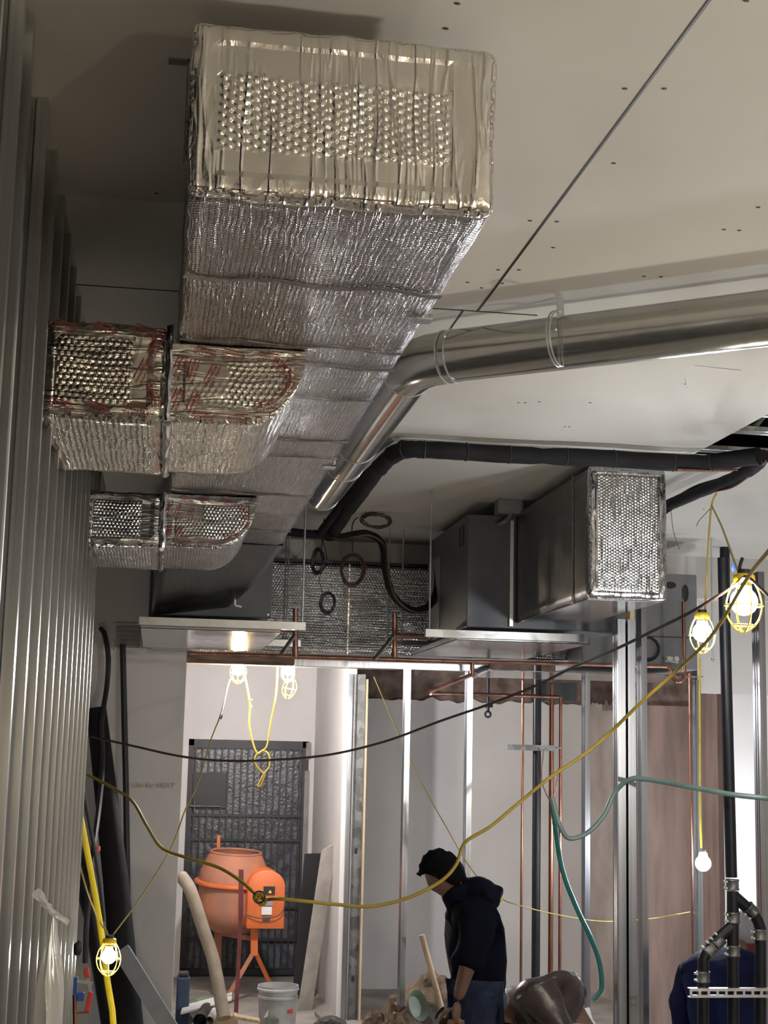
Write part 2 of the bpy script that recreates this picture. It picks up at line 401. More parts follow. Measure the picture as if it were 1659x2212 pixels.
def fold(mb, amp, fr, seed=0, stretch=(1, 1, 1)):
    c = MB(); c.f = mb.f
    for v in mb.v:
        q = Vector((v.x*stretch[0], v.y*stretch[1], v.z*stretch[2]))*fr+Vector((seed, 0, 0))
        c.v.append(v+noise.noise_vector(q)*amp)
    return c

# ================================================================== SETTING
ZC = 3.52
YB = 10.12          # plane of the far bulkhead
XL = -.34
PIER_R = P(395, 1608, YB).x
fl = MB().box(-3, 8, -4, 15, -.1, 0); struct('floor', fl, M['floor'])
# near ceiling, the open bay at the right, and the ceiling beyond it
ce = MB().box(XL, 2.47, -4, 6.62, ZC, ZC+.016).box(XL, 8, 6.68, YB+.05, ZC, ZC+.016)
ceiling = struct('ceiling', ce, M['ceil'])
sl = MB().box(-3, 8, -4, 15, 4.1, 4.2); struct('ceiling_slab', sl, M['void'])  # near-black colour stands in for the unlit void over the open bay
XS = PZ(1035, 668, ZC).x
g = MB().box(XS-.003, XS+.003, -1, 4.58, ZC-.002, ZC).box(XL, XS+.2, 4.575, 4.580, ZC-.002, ZC).box(XS-.05, XS-.045, 4.58, 6.6, ZC-.002, ZC)
mk('board_joint', g, M['black'], ceiling, 0)
g = MB()
for px, py in ((1350,192),(1326,353),(1145,477),(1203,479),(1564,496),(1597,498),(1076,583),(1121,583),(1391,597),(1428,598),(1638,448),(1435,192),(1195,535),(1085,612),(1120,870),(1135,870),(1165,868),(1275,870),(1220,922),(1230,922),(1010,610),(1040,622),(963,62),(988,8),(1612,2),(1480,830),(338,418),(1455,1000+178),(1520,1100)):
    p = PZ(px, py, ZC-.001); g.ico(p, .006, 1, (1.2, .8, .25))
mk('screw_mark', g, M['darkcord'], ceiling)
# hairline cracks and scuffs in the filler
g = MB()
for a, b in (((1440, 1290-300), (1500, 1285-310)), ((1500, 790), (1600, 800)), ((1480, 815), (1482, 838))):
    g.obox(PZ(*a, ZC-.001), PZ(*b, ZC-.001), .003, .001)
mk('hairline_crack', g, M['seam'], ceiling)
# walls
wl = MB().box(-3.1, -3, -4, 15, 0, 4.1); struct('wall_left', wl, M['wall'])
wr = MB().box(6.5, 6.6, -4, 15, 0, 4.1); struct('wall_right', wr, M['wall'])
wb = MB().box(-3, 6.5, -4.1, -4, 0, 4.1); struct('wall_behind_camera', wb, M['wallw'])
pier = MB().box(-3, PIER_R, YB, 14.2, 0, 4.0); wp = struct('wall_pier', pier, M['wall'])
g = MB().box(-.30, P(312, 1400, YB).x, YB-.014, YB, P(250, 1405, YB).z, P(250, 1346, YB).z).box(P(308, 1400, YB).x, PIER_R+.015, YB-.018, YB, P(340, 1402, YB).z, P(340, 1348, YB).z)
mk('patch_board', g, M['wall'], wp, 0)
g = MB()
for k in range(5):
    z = P(275, 1350+k*10, YB).z; g.box(P(250, 1400, YB).x, P(302, 1400, YB).x, YB-.02, YB, z-.03, z-.006)
mk('wood_lath', g, M['lath'], wp, 0)
g = MB().box(PIER_R, PIER_R+.004, YB+.005, YB+.1, 0, 2.64); mk('corner_edge', g, M['paper'], wp, 0)
lettering('Use for HEAT', P(330, 1697, YB-.005), (1, 0, 0), (0, -1, 0), .048, M['pencil'], wp, 'pencil_note', .2)
bk = MB().box(PIER_R, 6.5, YB, YB+.14, 3.22, 4.05); bh = struct('wall_bulkhead', bk, M['wall'])
g = MB().box(PIER_R, 1.62, YB+.02, YB+.16, P(500, 1434, YB).z, P(500, 1412, YB).z); hb = struct('trim_1', g, M['woodd'])
hd = MB().box(PIER_R, 1.62, YB+.16, YB+.2, P(500, 1412, YB).z, 3.3); struct('wall_over_alcove', hd, M['wall'])
# alcove with the gate
XAL, XAR, YG = PIER_R, 1.50, 14.2
DX0, DX1 = P(408, 1608, YG).x, P(668, 1608, YG).x; DZ = P(540, 1599, YG).z
g = MB().box(XAL-.1, DX0, YG, YG+.1, 0, 4).box(DX1, XAR+.1, YG, YG+.1, 0, 4).box(DX0, DX1, YG, YG+.1, DZ, 4)
struct('wall_alcove', g, M['wallw'])
g = MB().box(XAR, XAR+.10, 12.02, YG, 0, 3.3); struct('wall_alcove_side', g, M['wallw'])
g = MB().box(XAL, XAR, YB+.2, YG, 2.98, 3.02); struct('ceiling_alcove', g, M['wallw'])
# gate
gate = bpy.data.objects.new('door_1', None); COL.objects.link(gate); gate.location = ((DX0+DX1)/2, YG+.03, 0); gate['kind'] = 'structure'
g = MB()
for x0, x1, z0, z1 in ((DX0, DX0+.05, .02, DZ), (DX1-.06, DX1, .02, DZ), (DX0, DX1, DZ-.06, DZ), (DX0, DX1, .02, .07)): g.box(x0, x1, YG+.0, YG+.05, z0, z1)
mk('door_frame', g, M['gate'], gate, 0)
g = MB()
for py in (1762, 1815, 1960, 2030, 1615): z = P(540, py, YG).z; g.box(DX0+.05, DX1-.06, YG+.005, YG+.03, z-.012, z+.012)
mk('cross_rail', g, M['gate'], gate, 0)
nb = 17
for i in range(nb):
    x = DX0+.07+(DX1-DX0-.15)*i/(nb-1); mk('gate_bar', MB().box(x-.008, x+.008, YG+.012, YG+.028, .06, DZ-.05), M['gate'], gate, 0)
mk('wired_glass', MB().box(DX0+.04, DX1-.05, YG+.05, YG+.06, .05, DZ-.04), M['gateg'], gate, 0)
a, b = P(415, 1745, YG), P(490, 1670, YG)
lk = mk('lock_plate', MB().box(a.x, b.x, YG-.005, YG+.01, a.z, b.z), M['black'], gate, 0)
mk('latch_bolt', MB().cyl(P(410, 1741, YG-.02), P(475, 1742, YG-.02), .008).cyl(P(420, 1730, YG-.02), P(420, 1755, YG-.02), .006), M['galvd'], gate)
g = MB().box(DX1-.035, DX1+.012, YG-.012, YG+.0, .3, P(660, 1665, YG).z).box(DX1-.03, DX1+.02, YG-.015, YG, P(660, 1640, YG).z, P(660, 1604, YG).z)
mk('bare_jamb_strip', g, M['board'], gate, 0)
# far room
YF = 13.5
zt = P(900, 1512, YF).z
g = MB(); xs = 1.60; n = 60; x1f = P(1262, 1608, YF).x
poly = [(xs, 0)]+[(x1f, 0)]+[(x1f-(x1f-xs)*i/n, zt+.05*noise.noise(Vector((i*.31, 0, 2)))) for i in range(n+1)]
g.prism(poly, (0, YF, 0), (1, 0, 0), (0, 0, 1), (0, .05, 0)); struct('wall_back', g, M['wall'])
struct('wall_back_upper', MB().box(1.6, 6.5, YF+.06, YF+.12, 0, 3.6), M['rawtop'])
xa, xb = x1f, P(1345, 1608, 12.6).x
n = 30
poly = [(0, 0), (1, 0)]+[(1-i/n, zt+.08*noise.noise(Vector((i*.37, 4, 2)))) for i in range(n+1)]
ext = Vector((.03, .06, 0))
g = MB().prism(poly, (xa, YF, 0), (xb-xa, 12.6-YF, 0), (0, 0, 1), ext); struct('wall_back_corner', g, M['plasterstain'])
xc = P(1405, 1608, 12.0).x
g = MB().box(xb, xc+.1, 12.5, 12.6, 0, zt+.02); struct('wall_stained', g, M['plasterstain'])
g = MB().box(P(1395, 1608, 11.6).x, P(1562, 1608, 11.6).x, 11.6, 11.66, 0, P(1450, 1525, 11.6).z); struct('wall_panel', g, M['wallbrown'])
g = MB().box(P(1395, 1608, 11.7).x, P(1562, 1608, 11.7).x, 11.68, 11.74, 0, 3.3); struct('wall_panel_upper', g, M['rawtop'])
g = MB().box(P(1550, 1608, 11.2).x, P(1580, 1608, 11.2).x, 11.2, 11.6, 0, 3.3); struct('trim_2', g, M['wallbrown'])
g = MB().box(P(1572, 1608, 10.9).x, 6.5, 10.9, 11.0, 0, 3.3); struct('wall_lit', g, M['wallw'])
g = MB().box(P(1508, 1608, 10.3).x, 6.5, 10.26, 10.3, P(1590, 1500, 10.3).z, 3.52); struct('wall_grey_upper', g, M['wall'])

# void above: furring channels at the open bay
for i, (py0, py1) in enumerate(((930, 915), (975, 962), (1014, 1004), (890, 878))):
    y = PZ(1600, py0, 3.54).y
    g = MB().prism([(0, 0), (.022, .0), (.022, .022), (.058, .022), (.058, 0), (.08, 0), (.08, .003), (.061, .003), (.061, .025), (.019, .025), (.019, .003), (0, .003)], (2.30 if i else 2.5, y, 3.542), (0, 1, 0), (0, 0, 1), (4.0, 0, 0))
    tag(recenter(mk('furring_channel', g, M['galv'])), ['middle grey metal furring channel across the open ceiling bay', 'lower furring channel just before the black pipe bundle', 'furring channel beyond the black pipe bundle at the right edge', 'topmost furring channel in the open ceiling bay'][i], 'ceiling channel', 'furring channels in the open bay')
single('loose_wire', MB().tube([P(1560, 945, 6.3)+Vector((0, 0, .1)), P(1590, 950, 6.3)+Vector((0, 0, .1)), P(1625, 960, 6.3)+Vector((0, 0, .08)), P(1659, 935, 6.3)+Vector((0, 0, .1))], .012, 8, sm=6), M['hoseg'], 'grey cable sagging above the channels in the open ceiling bay', 'cable')

# ================================================================== LEFT STUD WALL
def cstud(x, y, z0, z1, face='x', wd=.092, fl_=.034, t=.0018, ribs=True):
    "C stud: web across x, flange facing +x ('x'), or seen edge-on facing the camera ('y')"
    w_, f_ = wd, fl_
    # outline in local (a: along web, b: along flange)
    pr = [(0, f_), (0, 0), (w_*.28, 0), (w_*.32, .003), (w_*.40, .003), (w_*.44, 0), (w_*.56, 0), (w_*.60, .003), (w_*.68, .003), (w_*.72, 0), (w_, 0), (w_, f_)]
    inn = [(w_-t, f_), (w_-t, t), (w_*.72, t), (w_*.68, .003+t), (w_*.60, .003+t), (w_*.56, t), (w_*.44, t), (w_*.40, .003+t), (w_*.32, .003+t), (w_*.28, t), (t, t), (t, f_)]
    lipo = [(w_-.007, f_), (w_-.007, f_-t), ]
    poly = pr[:]+[(w_-.009, f_), (w_-.009, f_-t), (w_-t, f_-t)]+inn[1:-1]+[(t, f_-t), (.009, f_-t), (.009, f_)]
    g = MB()
    if face == 'x': g.prism(poly, (x-w_, y, z0), (1, 0, 0), (0, 1, 0), (0, 0, z1-z0))
    elif face == 'y': g.prism(poly, (x, y, z0), (0, 1, 0), (1, 0, 0), (0, 0, z1-z0))
    else: g.prism(poly, (x, y, z0), (0, 1, 0), (-1, 0, 0), (0, 0, z1-z0))
    return g
LG = 'steel studs of the left partition'
ys = [2.62, 2.80] + [3.2+.30*i for i in range(13)]
for i, y in enumerate(ys):
    lab = 'galvanized stud of the left partition, '+['', '', 'third', 'fourth', '', 'sixth', 'seventh', 'eighth', 'ninth', 'tenth', 'eleventh', 'twelfth', 'thirteenth', 'fourteenth', ''][i]+' in the row counted from the camera'
    if i == 0: lab = 'brightest galvanized stud at the far left edge, nearest the camera'
    if i == 1: lab = 'second galvanized stud from the left edge of the photo, beside the dark ceiling'
    if i == len(ys)-1: lab = 'last galvanized stud of the left partition, beside the pier and leaning pipes'
    if i == 4: lab = 'galvanized stud that the clear plastic bag hangs from'
    t = thing('steel_stud', lab, 'stud', (-.3-.046, y+.017, 0), LG)
    mk('stud_profile', cstud(-.3, y, .02, 3.50 if i < 2 else 3.66, 'x'), M['stud'], t, 30)
tk = MB().box(-.394, -.298, 1.4, 7.1, 0, .018); single('floor_track', tk, M['stud'], 'galvanized floor track under the left row of studs', 'track')
tk = MB().box(-.396, -.393, 2.3, 7.1, 3.5, 3.56).box(-.396, -.36, 2.3, 7.1, 3.56, 3.562); single('head_track', tk, M['stud'], 'galvanized head track above the left row of studs', 'track')
struct('wall_void_backing', MB().box(-.44, -.42, 2.3, 7.1, 0, 4.0), M['void'])  # near-black sheet behind the studs, in the same colour as the void

# ================================================================== MAIN DUCT
X0, X1, Y0, Y1, Z0, Z1 = .008, .590, 2.61, 7.40, 3.10, 3.437
md = thing('main_duct', 'long rectangular silver foil-wrapped duct hanging along the ceiling, its blanked end towards the camera', 'air duct', ((X0+X1)/2, (Y0+Y1)/2, Z0))
def tf(ax, hi, p, edge):
    t = max(0., min(1., (.05-edge)/.012))
    if ax == 1 and not hi:
        if p.z > Z1-.10 or p.z < Z0+.085: t = max(t, .75)
        if p.x > X1-.09: t = max(t, .9)
        if p.x < X0+.06: t = max(t, 1)
    else: t *= .5
    return t
foil_box('end_cap', X0, X1, Y0, Y0+.05, Z0, Z1, M['foil'], md, r=.022, wob=.007, step=.012, tapefn=tf)
foil_box('foil_jacket', X0+.003, X1-.003, Y0+.03, Y1, Z0+.002, Z1-.002, M['foilb'], md, r=.015, wob=.004, step=.03, tapefn=tf)
for k, y in enumerate((3.1, 3.60, 3.78, 4.15, 4.75, 5.03, 5.85, 6.35, 6.85)):
    n = 24; wd = .012 if k % 2 else .02
    pts = [Vector((X0+.006+(X1-X0-.012)*i/n, y+.012*math.sin(i*.6+k)+.02*i/n, Z0-.0022-.0018*noise.noise(Vector((i*.5, k, 0))))) for i in range(n+1)]
    g = MB()
    for i in range(n): g.obox(pts[i], pts[i+1], wd, .0025)
    mk('seam_tape', g, M['seam'], md, 50)
# hangers poking from the side
g = MB().box(X1-.002, X1+.006, 3.30, 3.33, Z0+.01, ZC).box(X1-.03, X1+.006, 3.295, 3.335, Z0-.006, Z0-.002); mk('hanger_strap', g, M['galv'], md, 0)
g = MB().box(X1-.002, X1+.006, 5.20, 5.23, Z0+.01, ZC).box(X1-.04, X1+.006, 5.195, 5.235, Z0-.006, Z0-.002); mk('hanger_strap', g, M['galv'], md, 0)
g = MB().box(X0-.006, X0-.002, 2.95, 2.975, Z0+.2, ZC).box(X0-.045, X0, 2.95, 2.975, ZC-.004, ZC); mk('hanger_strap', g, M['galvd'], md, 0)


# ================================================================== BRANCH DUCTS
def branch(y0, y1, ztop, zbot, xtip, matf, seed, lab, printed):
    t = thing('branch_duct', lab, 'air duct', (0, (y0+y1)/2, zbot), 'branch ducts into the left wall')
    def tfb(ax, hi, p, edge):
        tt = max(0., min(1., (.05-edge)/.012))
        if ax == 1 and p.x > -.10 and printed: tt = max(tt, .8)
        return tt if ax == 1 else tt*.6
    foil_box('duct_body', -.325, -.012, y0-.012, y1, zbot-.01, ztop, matf, t, r=.02, wob=.006, step=.016, tapefn=tfb, swapx='h')
    # round-heeled takeoff boot under the main duct
    zt_ = Z0-.002; xl = -.004; Lx = xtip-xl; Hh = zt_-zbot
    def zb(s):
        if s < .55: return zbot
        q = (s-.55)/.45; return zbot+Hh*(1-math.sqrt(max(0, 1-q*q)))
    def wb_(p): return Vector(p)+Vector((0, noise.noise(Vector(p)*8+Vector((seed, 0, 0)))*.006, noise.noise(Vector(p)*9+Vector((0, seed, 0)))*.004))
    def face(yy):
        def fn(s, q):
            s2 = math.sin(s*PI/2)**1.0 if s > 0 else 0
            x = xl+Lx*s2; z = zt_-(zt_-zb(s2))*q
            edge = min(zt_-z, z-zb(s2), x-xl, (xtip-x)); tt = max(0., min(1., (.045-edge)/.012))
            if printed and s2 < .42: tt = max(tt, .8 if q < .5 else .5)
            return wb_((x, yy, z)), (z, x), tt
        return fn
    def under(s, q):
        s2 = math.sin(s*PI/2); x = xl+Lx*s2; return wb_((x, y0+(y1-y0)*q, zb(s2))), (x+s*.05, y0+(y1-y0)*q), .25
    psurf('takeoff_boot', [(face(y0), 34, 12), (face(y1), 34, 12), (under, 34, 30)], matf, t)
    # crimped collar between body and boot
    g = MB()
    g.tube([(-.008, y0-.016, zbot-.008), (-.008, y0-.018, (zbot+ztop)/2), (-.010, y0-.016, ztop)], .010, 8, sm=8)
    g.tube([(-.008, y0-.014, zbot-.012), (-.006, (y0+y1)/2, zbot-.014), (-.008, y1, zbot-.010)], .010, 8, sm=8)
    mk('collar_seam', fold(g, .006, 30), M['foils'], t)
    yf = y0-.019
    def word(txt, x, z, ang, size, m_=None):
        u = Vector((math.cos(ang), 0, math.sin(ang))); lettering(txt, (x, yf if x < 0 else y0-.006, z), u, (0, -1, 0), size, m_ or M['red'], t)
    def logo(x, z, ang, size, bar=True):
        u = Vector((math.cos(ang), 0, math.sin(ang))); v = Vector((0, -1, 0)).cross(u)
        word('VentureTape', x, z, ang, size)
        q = Vector((x, yf-.002 if x < 0 else y0-.008, z))+v*size*.75; mk('printed_bar', MB().obox(q-u*size*2.2, q+u*size*2.2, size*.22, .0004, (0, 1, 0)), M['red'], t, 0)
        q = Vector((x, yf, z))-v*size*.95; word('181A-P 181B-FX' if printed == 2 else '1581A', q.x, q.z, ang, size*.75, M['red'])
    H_ = zt_-zbot
    if printed == 2:
        for x, z, a in ((-.27, .022, -.3), (-.18, .020, -.3), (-.085, .018, -.25), (-.045, .19, 1.2), (-.075, .12, 1.15), (-.045, .06, 1.9)): logo(x, zbot+z, a, .013)
        for z in (.10, .17): word('foil bubble insulation', -.125, zbot+z, PI/2, .007)
        for x in (-.27, -.17, -.07): logo(x, ztop-.018, -.3, .012)
        word('COLD WEATHER', -.15, zbot+.045, -.25, .010, M['ink']); word('COLD WEATHER', -.085, ztop-.06, 1.3, .010, M['ink'])
    for x, z, a in ((.014, .70, 1.2), (.048, .66, 1.3), (.098, .62, 1.15), (.012, .28, 1.2), (.055, .25, 1.25)): logo(x, zbot+z*H_, a, .012)
    for x, z, a in ((.08, .91, -.25), (.15, .90, -.15), (.24, .90, -.1), (.08, .07, 0.05), (.17, .07, .08)): logo(x, zbot+z*H_, a, .011)
    logo(xtip-.055, zbot+.74*H_, -.75, .013); logo(xtip-.10, zbot+.26*H_, .35, .012); logo(xtip-.045, zbot+.52*H_, .95, .011)
    for x, z, a in ((.10, .20, -.2), (xtip-.11, .42, .12), (.21, .80, -.25)): word('COLD WEATHER', x, zbot+z*H_, a, .009, M['ink'])
    return t
branch(3.66, 4.38, P(100, 690, 3.66).z, 2.90, .335, M['foilw'], 1., 'larger foil-wrapped branch duct with red printed tape, nearer the camera, entering the left stud wall', 2)
branch(5.95, 6.73, P(172, 1057, 5.95).z, 2.885, .365, M['foils'], 5., 'smaller silver foil-wrapped branch duct behind the printed one, entering the left stud wall', 1)

# ================================================================== LEFT AIR HANDLER
def air_handler(x0, x1, y0, y1, z0, z1, lab, m_=None):
    m_ = m_ or M['ahu']
    t = thing('air_handler', lab, 'air handler', ((x0+x1)/2, (y0+y1)/2, z0), 'air handlers hung under the ceiling')
    mk('cabinet', MB().box(x0, x1, y0, y1, z0, z1), m_, t, 0, .006)
    return t
yA = 8.15
ax0, ax1 = P(322, 1300, yA).x, P(588, 1300, yA).x; az0, az1 = P(500, 1333, yA).z, 3.45
ah = air_handler(ax0, ax1, yA, 9.5, az0, az1, 'dark grey air handler cabinet joined to the far end of the long foil duct')
mk('side_flange', MB().box(ax1-.004, ax1+.012, yA-.01, 9.4, az1-.02, az1), M['black'], ah, 0)
mk('corner_screw', MB().cyl((ax1-.02, yA-.006, az0+.02), (ax1-.02, yA, az0+.02), .006), M['galv'], ah)
# sloped transition
q0, q1 = Vector((X0, Y1-.02, Z0)), Vector((X1, Y1-.02, Z0)); bL = P(327, 1330, yA-.01); bR = P(492, 1312, yA-.01)
def tr(s, t_):
    a = q0.lerp(q1, s); b = bL.lerp(bR, s); p = a.lerp(b, t_); p.z -= .05*math.sin(PI*t_)*.6
    return p, (p.x, t_*.9), 0.
def trR(s, t_):
    a = q1.lerp(Vector((X1, Y1, Z1-.02)), s); b = bR.lerp(Vector((bR.x+.05, yA-.01, az1)), s); p = a.lerp(b, t_); p.z -= .03*math.sin(PI*t_)*(1-s); return p, (p.z, t_), 0.
def trL(s, t_):
    a = q0.lerp(Vector((X0, Y1, Z1-.02)), s); b = bL.lerp(Vector((bL.x, yA-.01, az1)), s); p = a.lerp(b, t_); p.z -= .03*math.sin(PI*t_)*(1-s); return p, (p.z, t_), 0.
tt = thing('duct_transition', 'dull grey foil transition sloping from the long duct down to the left air handler', 'air duct', (.3, 7.8, 2.85))
psurf('foil_skin', [(tr, 16, 16), (trR, 8, 16), (trL, 8, 16)], M['foild'], tt)
mk('bent_tab', MB().obox(P(508, 1288, 8.0), P(508, 1308, 8.0), .01, .008, (1, 0, 0)).obox(P(508, 1308, 8.0), P(522, 1311, 8.0), .01, .008), M['galv'], tt, 0)

# drain pans
def drain_pan(px0, px1, pyt, pyb, y0, y1, lab, m_=None):
    a, b = P(px0, pyt, y0), P(px1, pyb, y0); h = (a.z-b.z)
    x0, x1 = a.x, b.x; z0 = b.z; z1 = a.z
    t = thing('drain_pan', lab, 'drain pan', ((x0+x1)/2, (y0+y1)/2, z0), 'sheet metal drain pans')
    g = MB().box(x0, x1, y0, y1, z0, z0+.003)
    for c in ((x0, x1, y0, y0+.003), (x0, x1, y1-.003, y1), (x0, x0+.003, y0, y1), (x1-.003, x1, y0, y1)): g.box(*c, z0, z1)
    mk('pan', g, m_ or M['pan'], t, 0)
    return t, (x0, x1, y0, y1, z0, z1)
t, pb = drain_pan(303, 608, 1343, 1367, 8.0, 9.6, 'shiny drain pan under the left air handler')
c = MB().prism([(0, 0), (0, .041), (.004, .041), (.004, .004), (.037, .004), (.037, .041), (.041, .041), (.041, 0)], (P(300, 1345, 7.95).x, 7.94, P(300, 1349, 7.95).z), (0, 1, 0), (0, 0, 1), (P(660, 1345, 7.95).x-P(300, 1345, 7.95).x, 0, 0))
SG = 'slotted support channels under the air handlers'
single('strut_channel', c, M['galv'], 'steel strut channel along the front of the left drain pan', 'strut', SG)
zc2 = P(650, 1383, 9.4).z
single('strut_channel', MB().box(.2, P(650, 1380, 9.4).x, 9.4, 9.44, zc2-.04, zc2), M['galv'], 'short strut channel behind the left drain pan', 'strut', SG)

# ================================================================== RIGHT DUCT + AIR HANDLER
RX0, RX1, RY0, RY1, RZ0, RZ1 = 1.985, 2.37, 6.72, 8.18, 2.825, 3.46
rd = thing('return_duct', 'deep box duct with bright bubble-foil end, below the black pipe bundle', 'air duct', ((RX0+RX1)/2, 7.5, RZ0))
def tfr(ax, hi, p, edge):
    t = max(0., min(1., (.05-edge)/.012))
    return t if ax == 1 else t*.6
foil_box('end_cap', RX0, RX1, RY0, RY0+.05, RZ0, RZ1, M['foils'], rd, r=.018, wob=.006, step=.014, tapefn=tfr)
foil_box('foil_jacket', RX0+.004, RX1-.004, RY0+.03, RY1, RZ0+.004, RZ1-.004, M['foild'], rd, r=.012, wob=.003, step=.04, tapefn=lambda *a: 0.)
mk('underside_foil', MB().box(RX0+.01, RX1-.01, RY0+.06, RY1-.02, RZ0-.002, RZ0+.004), M['foils'], rd, 0)
mk('corner_seam', MB().box(RX0-.003, RX0+.003, RY0+.28, RY0+.29, RZ0, RZ1), M['seam'], rd, 0)
rx0 = P(1008, 1300, 8.2).x
ahr = air_handler(rx0, 2.62, 8.2, 9.45, P(1010, 1355, 8.2).z, P(1010, 1110, 8.2).z, 'large dark grey air handler left of the deep foil-ended duct')
mk('duct_flange', MB().box(RX0-.035, RX0-.015, 8.17, 8.2, RZ0-.02, RZ1-.05), M['galv'], ahr, 0)
for k in range(2): mk('vent_slot', MB().box(rx0-.003, rx0+.002, 8.30+k*.10, 8.33+k*.10, P(1010, 1150, 8.2).z-.06, P(1010, 1150, 8.2).z+.06), M['black'], ahr, 0)
mk('pipe_stub_panel', MB().box(rx0-.006, rx0, 9.0, 9.4, 2.85, 3.3), M['ahul'], ahr, 0)
t, pb = drain_pan(985, 1274, 1370, 1392, 8.0, 9.45, 'bright sheet metal drain pan under the right air handler')
single('strut_channel', MB().prism([(0, 0), (0, .041), (.041, .041), (.041, 0)], (P(920, 1370, 7.9).x, 7.9, P(920, 1375, 7.9).z), (0, 1, 0), (0, 0, 1), (P(1262, 1370, 7.9).x-P(920, 1370, 7.9).x, 0, 0)), M['pan'], 'steel strut channel along the front of the right drain pan', 'strut', SG)
yy = 9.4; single('strut_channel', MB().box(P(835, 1380, yy).x, P(1000, 1380, yy).x, yy, yy+.04, P(900, 1394, yy).z, P(900, 1384, yy).z), M['galvd'], 'dark strut channel behind the copper tee near the foil wall', 'strut', SG)
# third unit further back
yC = 9.45
c0, c1 = P(1256, 1440, yC), P(1505, 1242, yC)
ah3 = air_handler(c0.x, c1.x, yC, 10.1, c0.z, c1.z, 'grey air handler with oval knockouts behind the hanging lamps', M['ahul'])
a = P(1493, 1282, yC); mk('knockout', MB().ico((P(1480, 1288, yC).x, yC, a.z), .03, 2, (.85, .15, 2)), M['black'], ah3)
mk('knockout', MB().ico((P(1448, 1264, yC).x, yC, P(1448, 1264, yC).z), .03, 2, (1.4, .15, .8)), M['black'], ah3)
mk('panel_joint', MB().box(c0.x, c1.x, yC-.003, yC, P(1300, 1371, yC).z-.003, P(1300, 1371, yC).z+.003), M['black'], ah3, 0)
a = P(1302, 1358, yC); mk('rating_sticker', MB().box(a.x-.03, a.x+.03, yC-.004, yC, a.z-.04, a.z+.04), M['label'], ah3, 0)
a = P(1446, 1424, yC); w3 = mk('pipe_stub', MB().obox((a.x-.04, yC-.02, a.z), (a.x+.05, yC-.02, a.z-.01), .03, .04).cyl((a.x-.02, yC-.06, a.z), (a.x-.02, yC, a.z), .018).cyl((a.x+.03, yC-.06, a.z), (a.x+.03, yC, a.z), .018), M['white'], ah3, 0, .005)
mk('wire_coil', MB().torus(P(1400, 1402, yC-.03), (0, 1, .2), .075, .009, 24, 6, 1, 1, .003).torus(P(1402, 1400, yC-.045), (.1, 1, 0), .068, .007, 24, 6, 1, 1, .004), M['blackpl'], ah3)
mk('wire_coil', MB().torus(P(1320, 1345, yC-.03), (0, 1, .2), .055, .008, 24, 6, .8, 1.2, .003), M['blackpl'], ah3)
t, pb = drain_pan(1055, 1520, 1448, 1462, 9.1, 10.0, 'long sheet metal drain pan behind the copper line')
# junction box
jb = thing('junction_box', 'grey junction box under the ceiling above the right air handler', 'junction box', PZ(1103, 1078, ZC))
p = PZ(1103, 1078, ZC); a = P(1076, 1108, p.y); b = P(1131, 1074, p.y)
mk('box', MB().box(a.x, b.x, p.y, p.y+.10, a.z, ZC), M['ahul'], jb, 0, .004)
mk('conduit_elbow', MB().tube([P(1103, 1105, p.y), P(1100, 1118, p.y), P(1085, 1130, p.y), P(1065, 1134, p.y+.2)], .012, 8, sm=6), M['ahul'], jb)

# foil clad duct across the far wall
a, b = P(588, 1414, YB-.02), P(925, 1238, YB-.02)
fw = thing('cross_duct', 'glittering bubble-foil clad duct running across under the far bulkhead', 'air duct', ((a.x+b.x)/2, YB-.2, a.z))
foil_box('foil_panel', ax0, 3.0, YB-.32, YB-.01, a.z, b.z, M['foilx'], fw, r=.012, wob=.006, step=.03, tapefn=lambda ax, hi, p, e: .15, swapx='h')
mk('panel_seam', MB().box(P(752, 1300, YB-.33).x, P(752, 1300, YB-.33).x+.008, YB-.332, YB-.32, a.z, b.z), M['tape'], fw, 0)
struct('trim_gap_shadow', MB().box(ax0, 3.0, YB-.33, YB, b.z+.003, b.z+.022), M['black'])  # black strip drawn in as the shadow of the gap above the duct

# ================================================================== ROUND DUCT
ZR = 3.385
e0 = PZ(900, 778, ZR); e1 = PZ(697, 1066, ZR); e2 = PZ(1659, 688, ZR); e2 = e0+(e2-e0)*1.5; RR = .086
# bring the elbow gores
d1 = (e1-e0).normalized(); d2 = (e2-e0).normalized()
rdct = thing('round_duct', 'round galvanized duct with an elbow, running to the right under the ceiling', 'round duct', e0)
mk('straight_pipe', MB().tube([e0+d1*.16, e1], RR, 48), M['round'], rdct)
mk('straight_pipe', MB().tube([e0+d2*.14, e2], RR, 48), M['round'], rdct)
gp = [e0+d1*.17, e0+d1*.06+d2*.02, e0+d2*.06+d1*.02, e0+d2*.15]
mk('elbow', MB().tube(gp, RR*1.02, 48), M['round'], rdct, 25)
def ringat(c, d, r=RR, t=.003): return MB().torus(c, d, r+.001, t, 48, 6)
for c, d in ((e0+d1*.16, d1), (e0+d2*.14, d2), (e0+d2*.11, d2), (PZ(1210, 731, ZR), d2), (PZ(1203, 732, ZR), d2), (PZ(772, 958, ZR), d1), (PZ(745, 1000, ZR), d1), (e1, d1)):
    mk('crimp_ring', ringat(c, d), M['galvb'], rdct)
for px, py in ((962, 800), (960, 727), (1202, 778), (1200, 712), (793, 945)):
    d = ray(px, py).normalized(); q = PZ(px, py, ZR-RR*.55); mk('screw', MB().ico(q, .005, 1), M['galvb'], rdct)
mk('hanger_strap', MB().box(*(lambda q: (q.x-.012, q.x+.012, q.y-.001, q.y+.001, ZR, ZC))(PZ(1210, 731, ZR)+Vector((0, -.0, 0)))), M['galv'], rdct, 0)

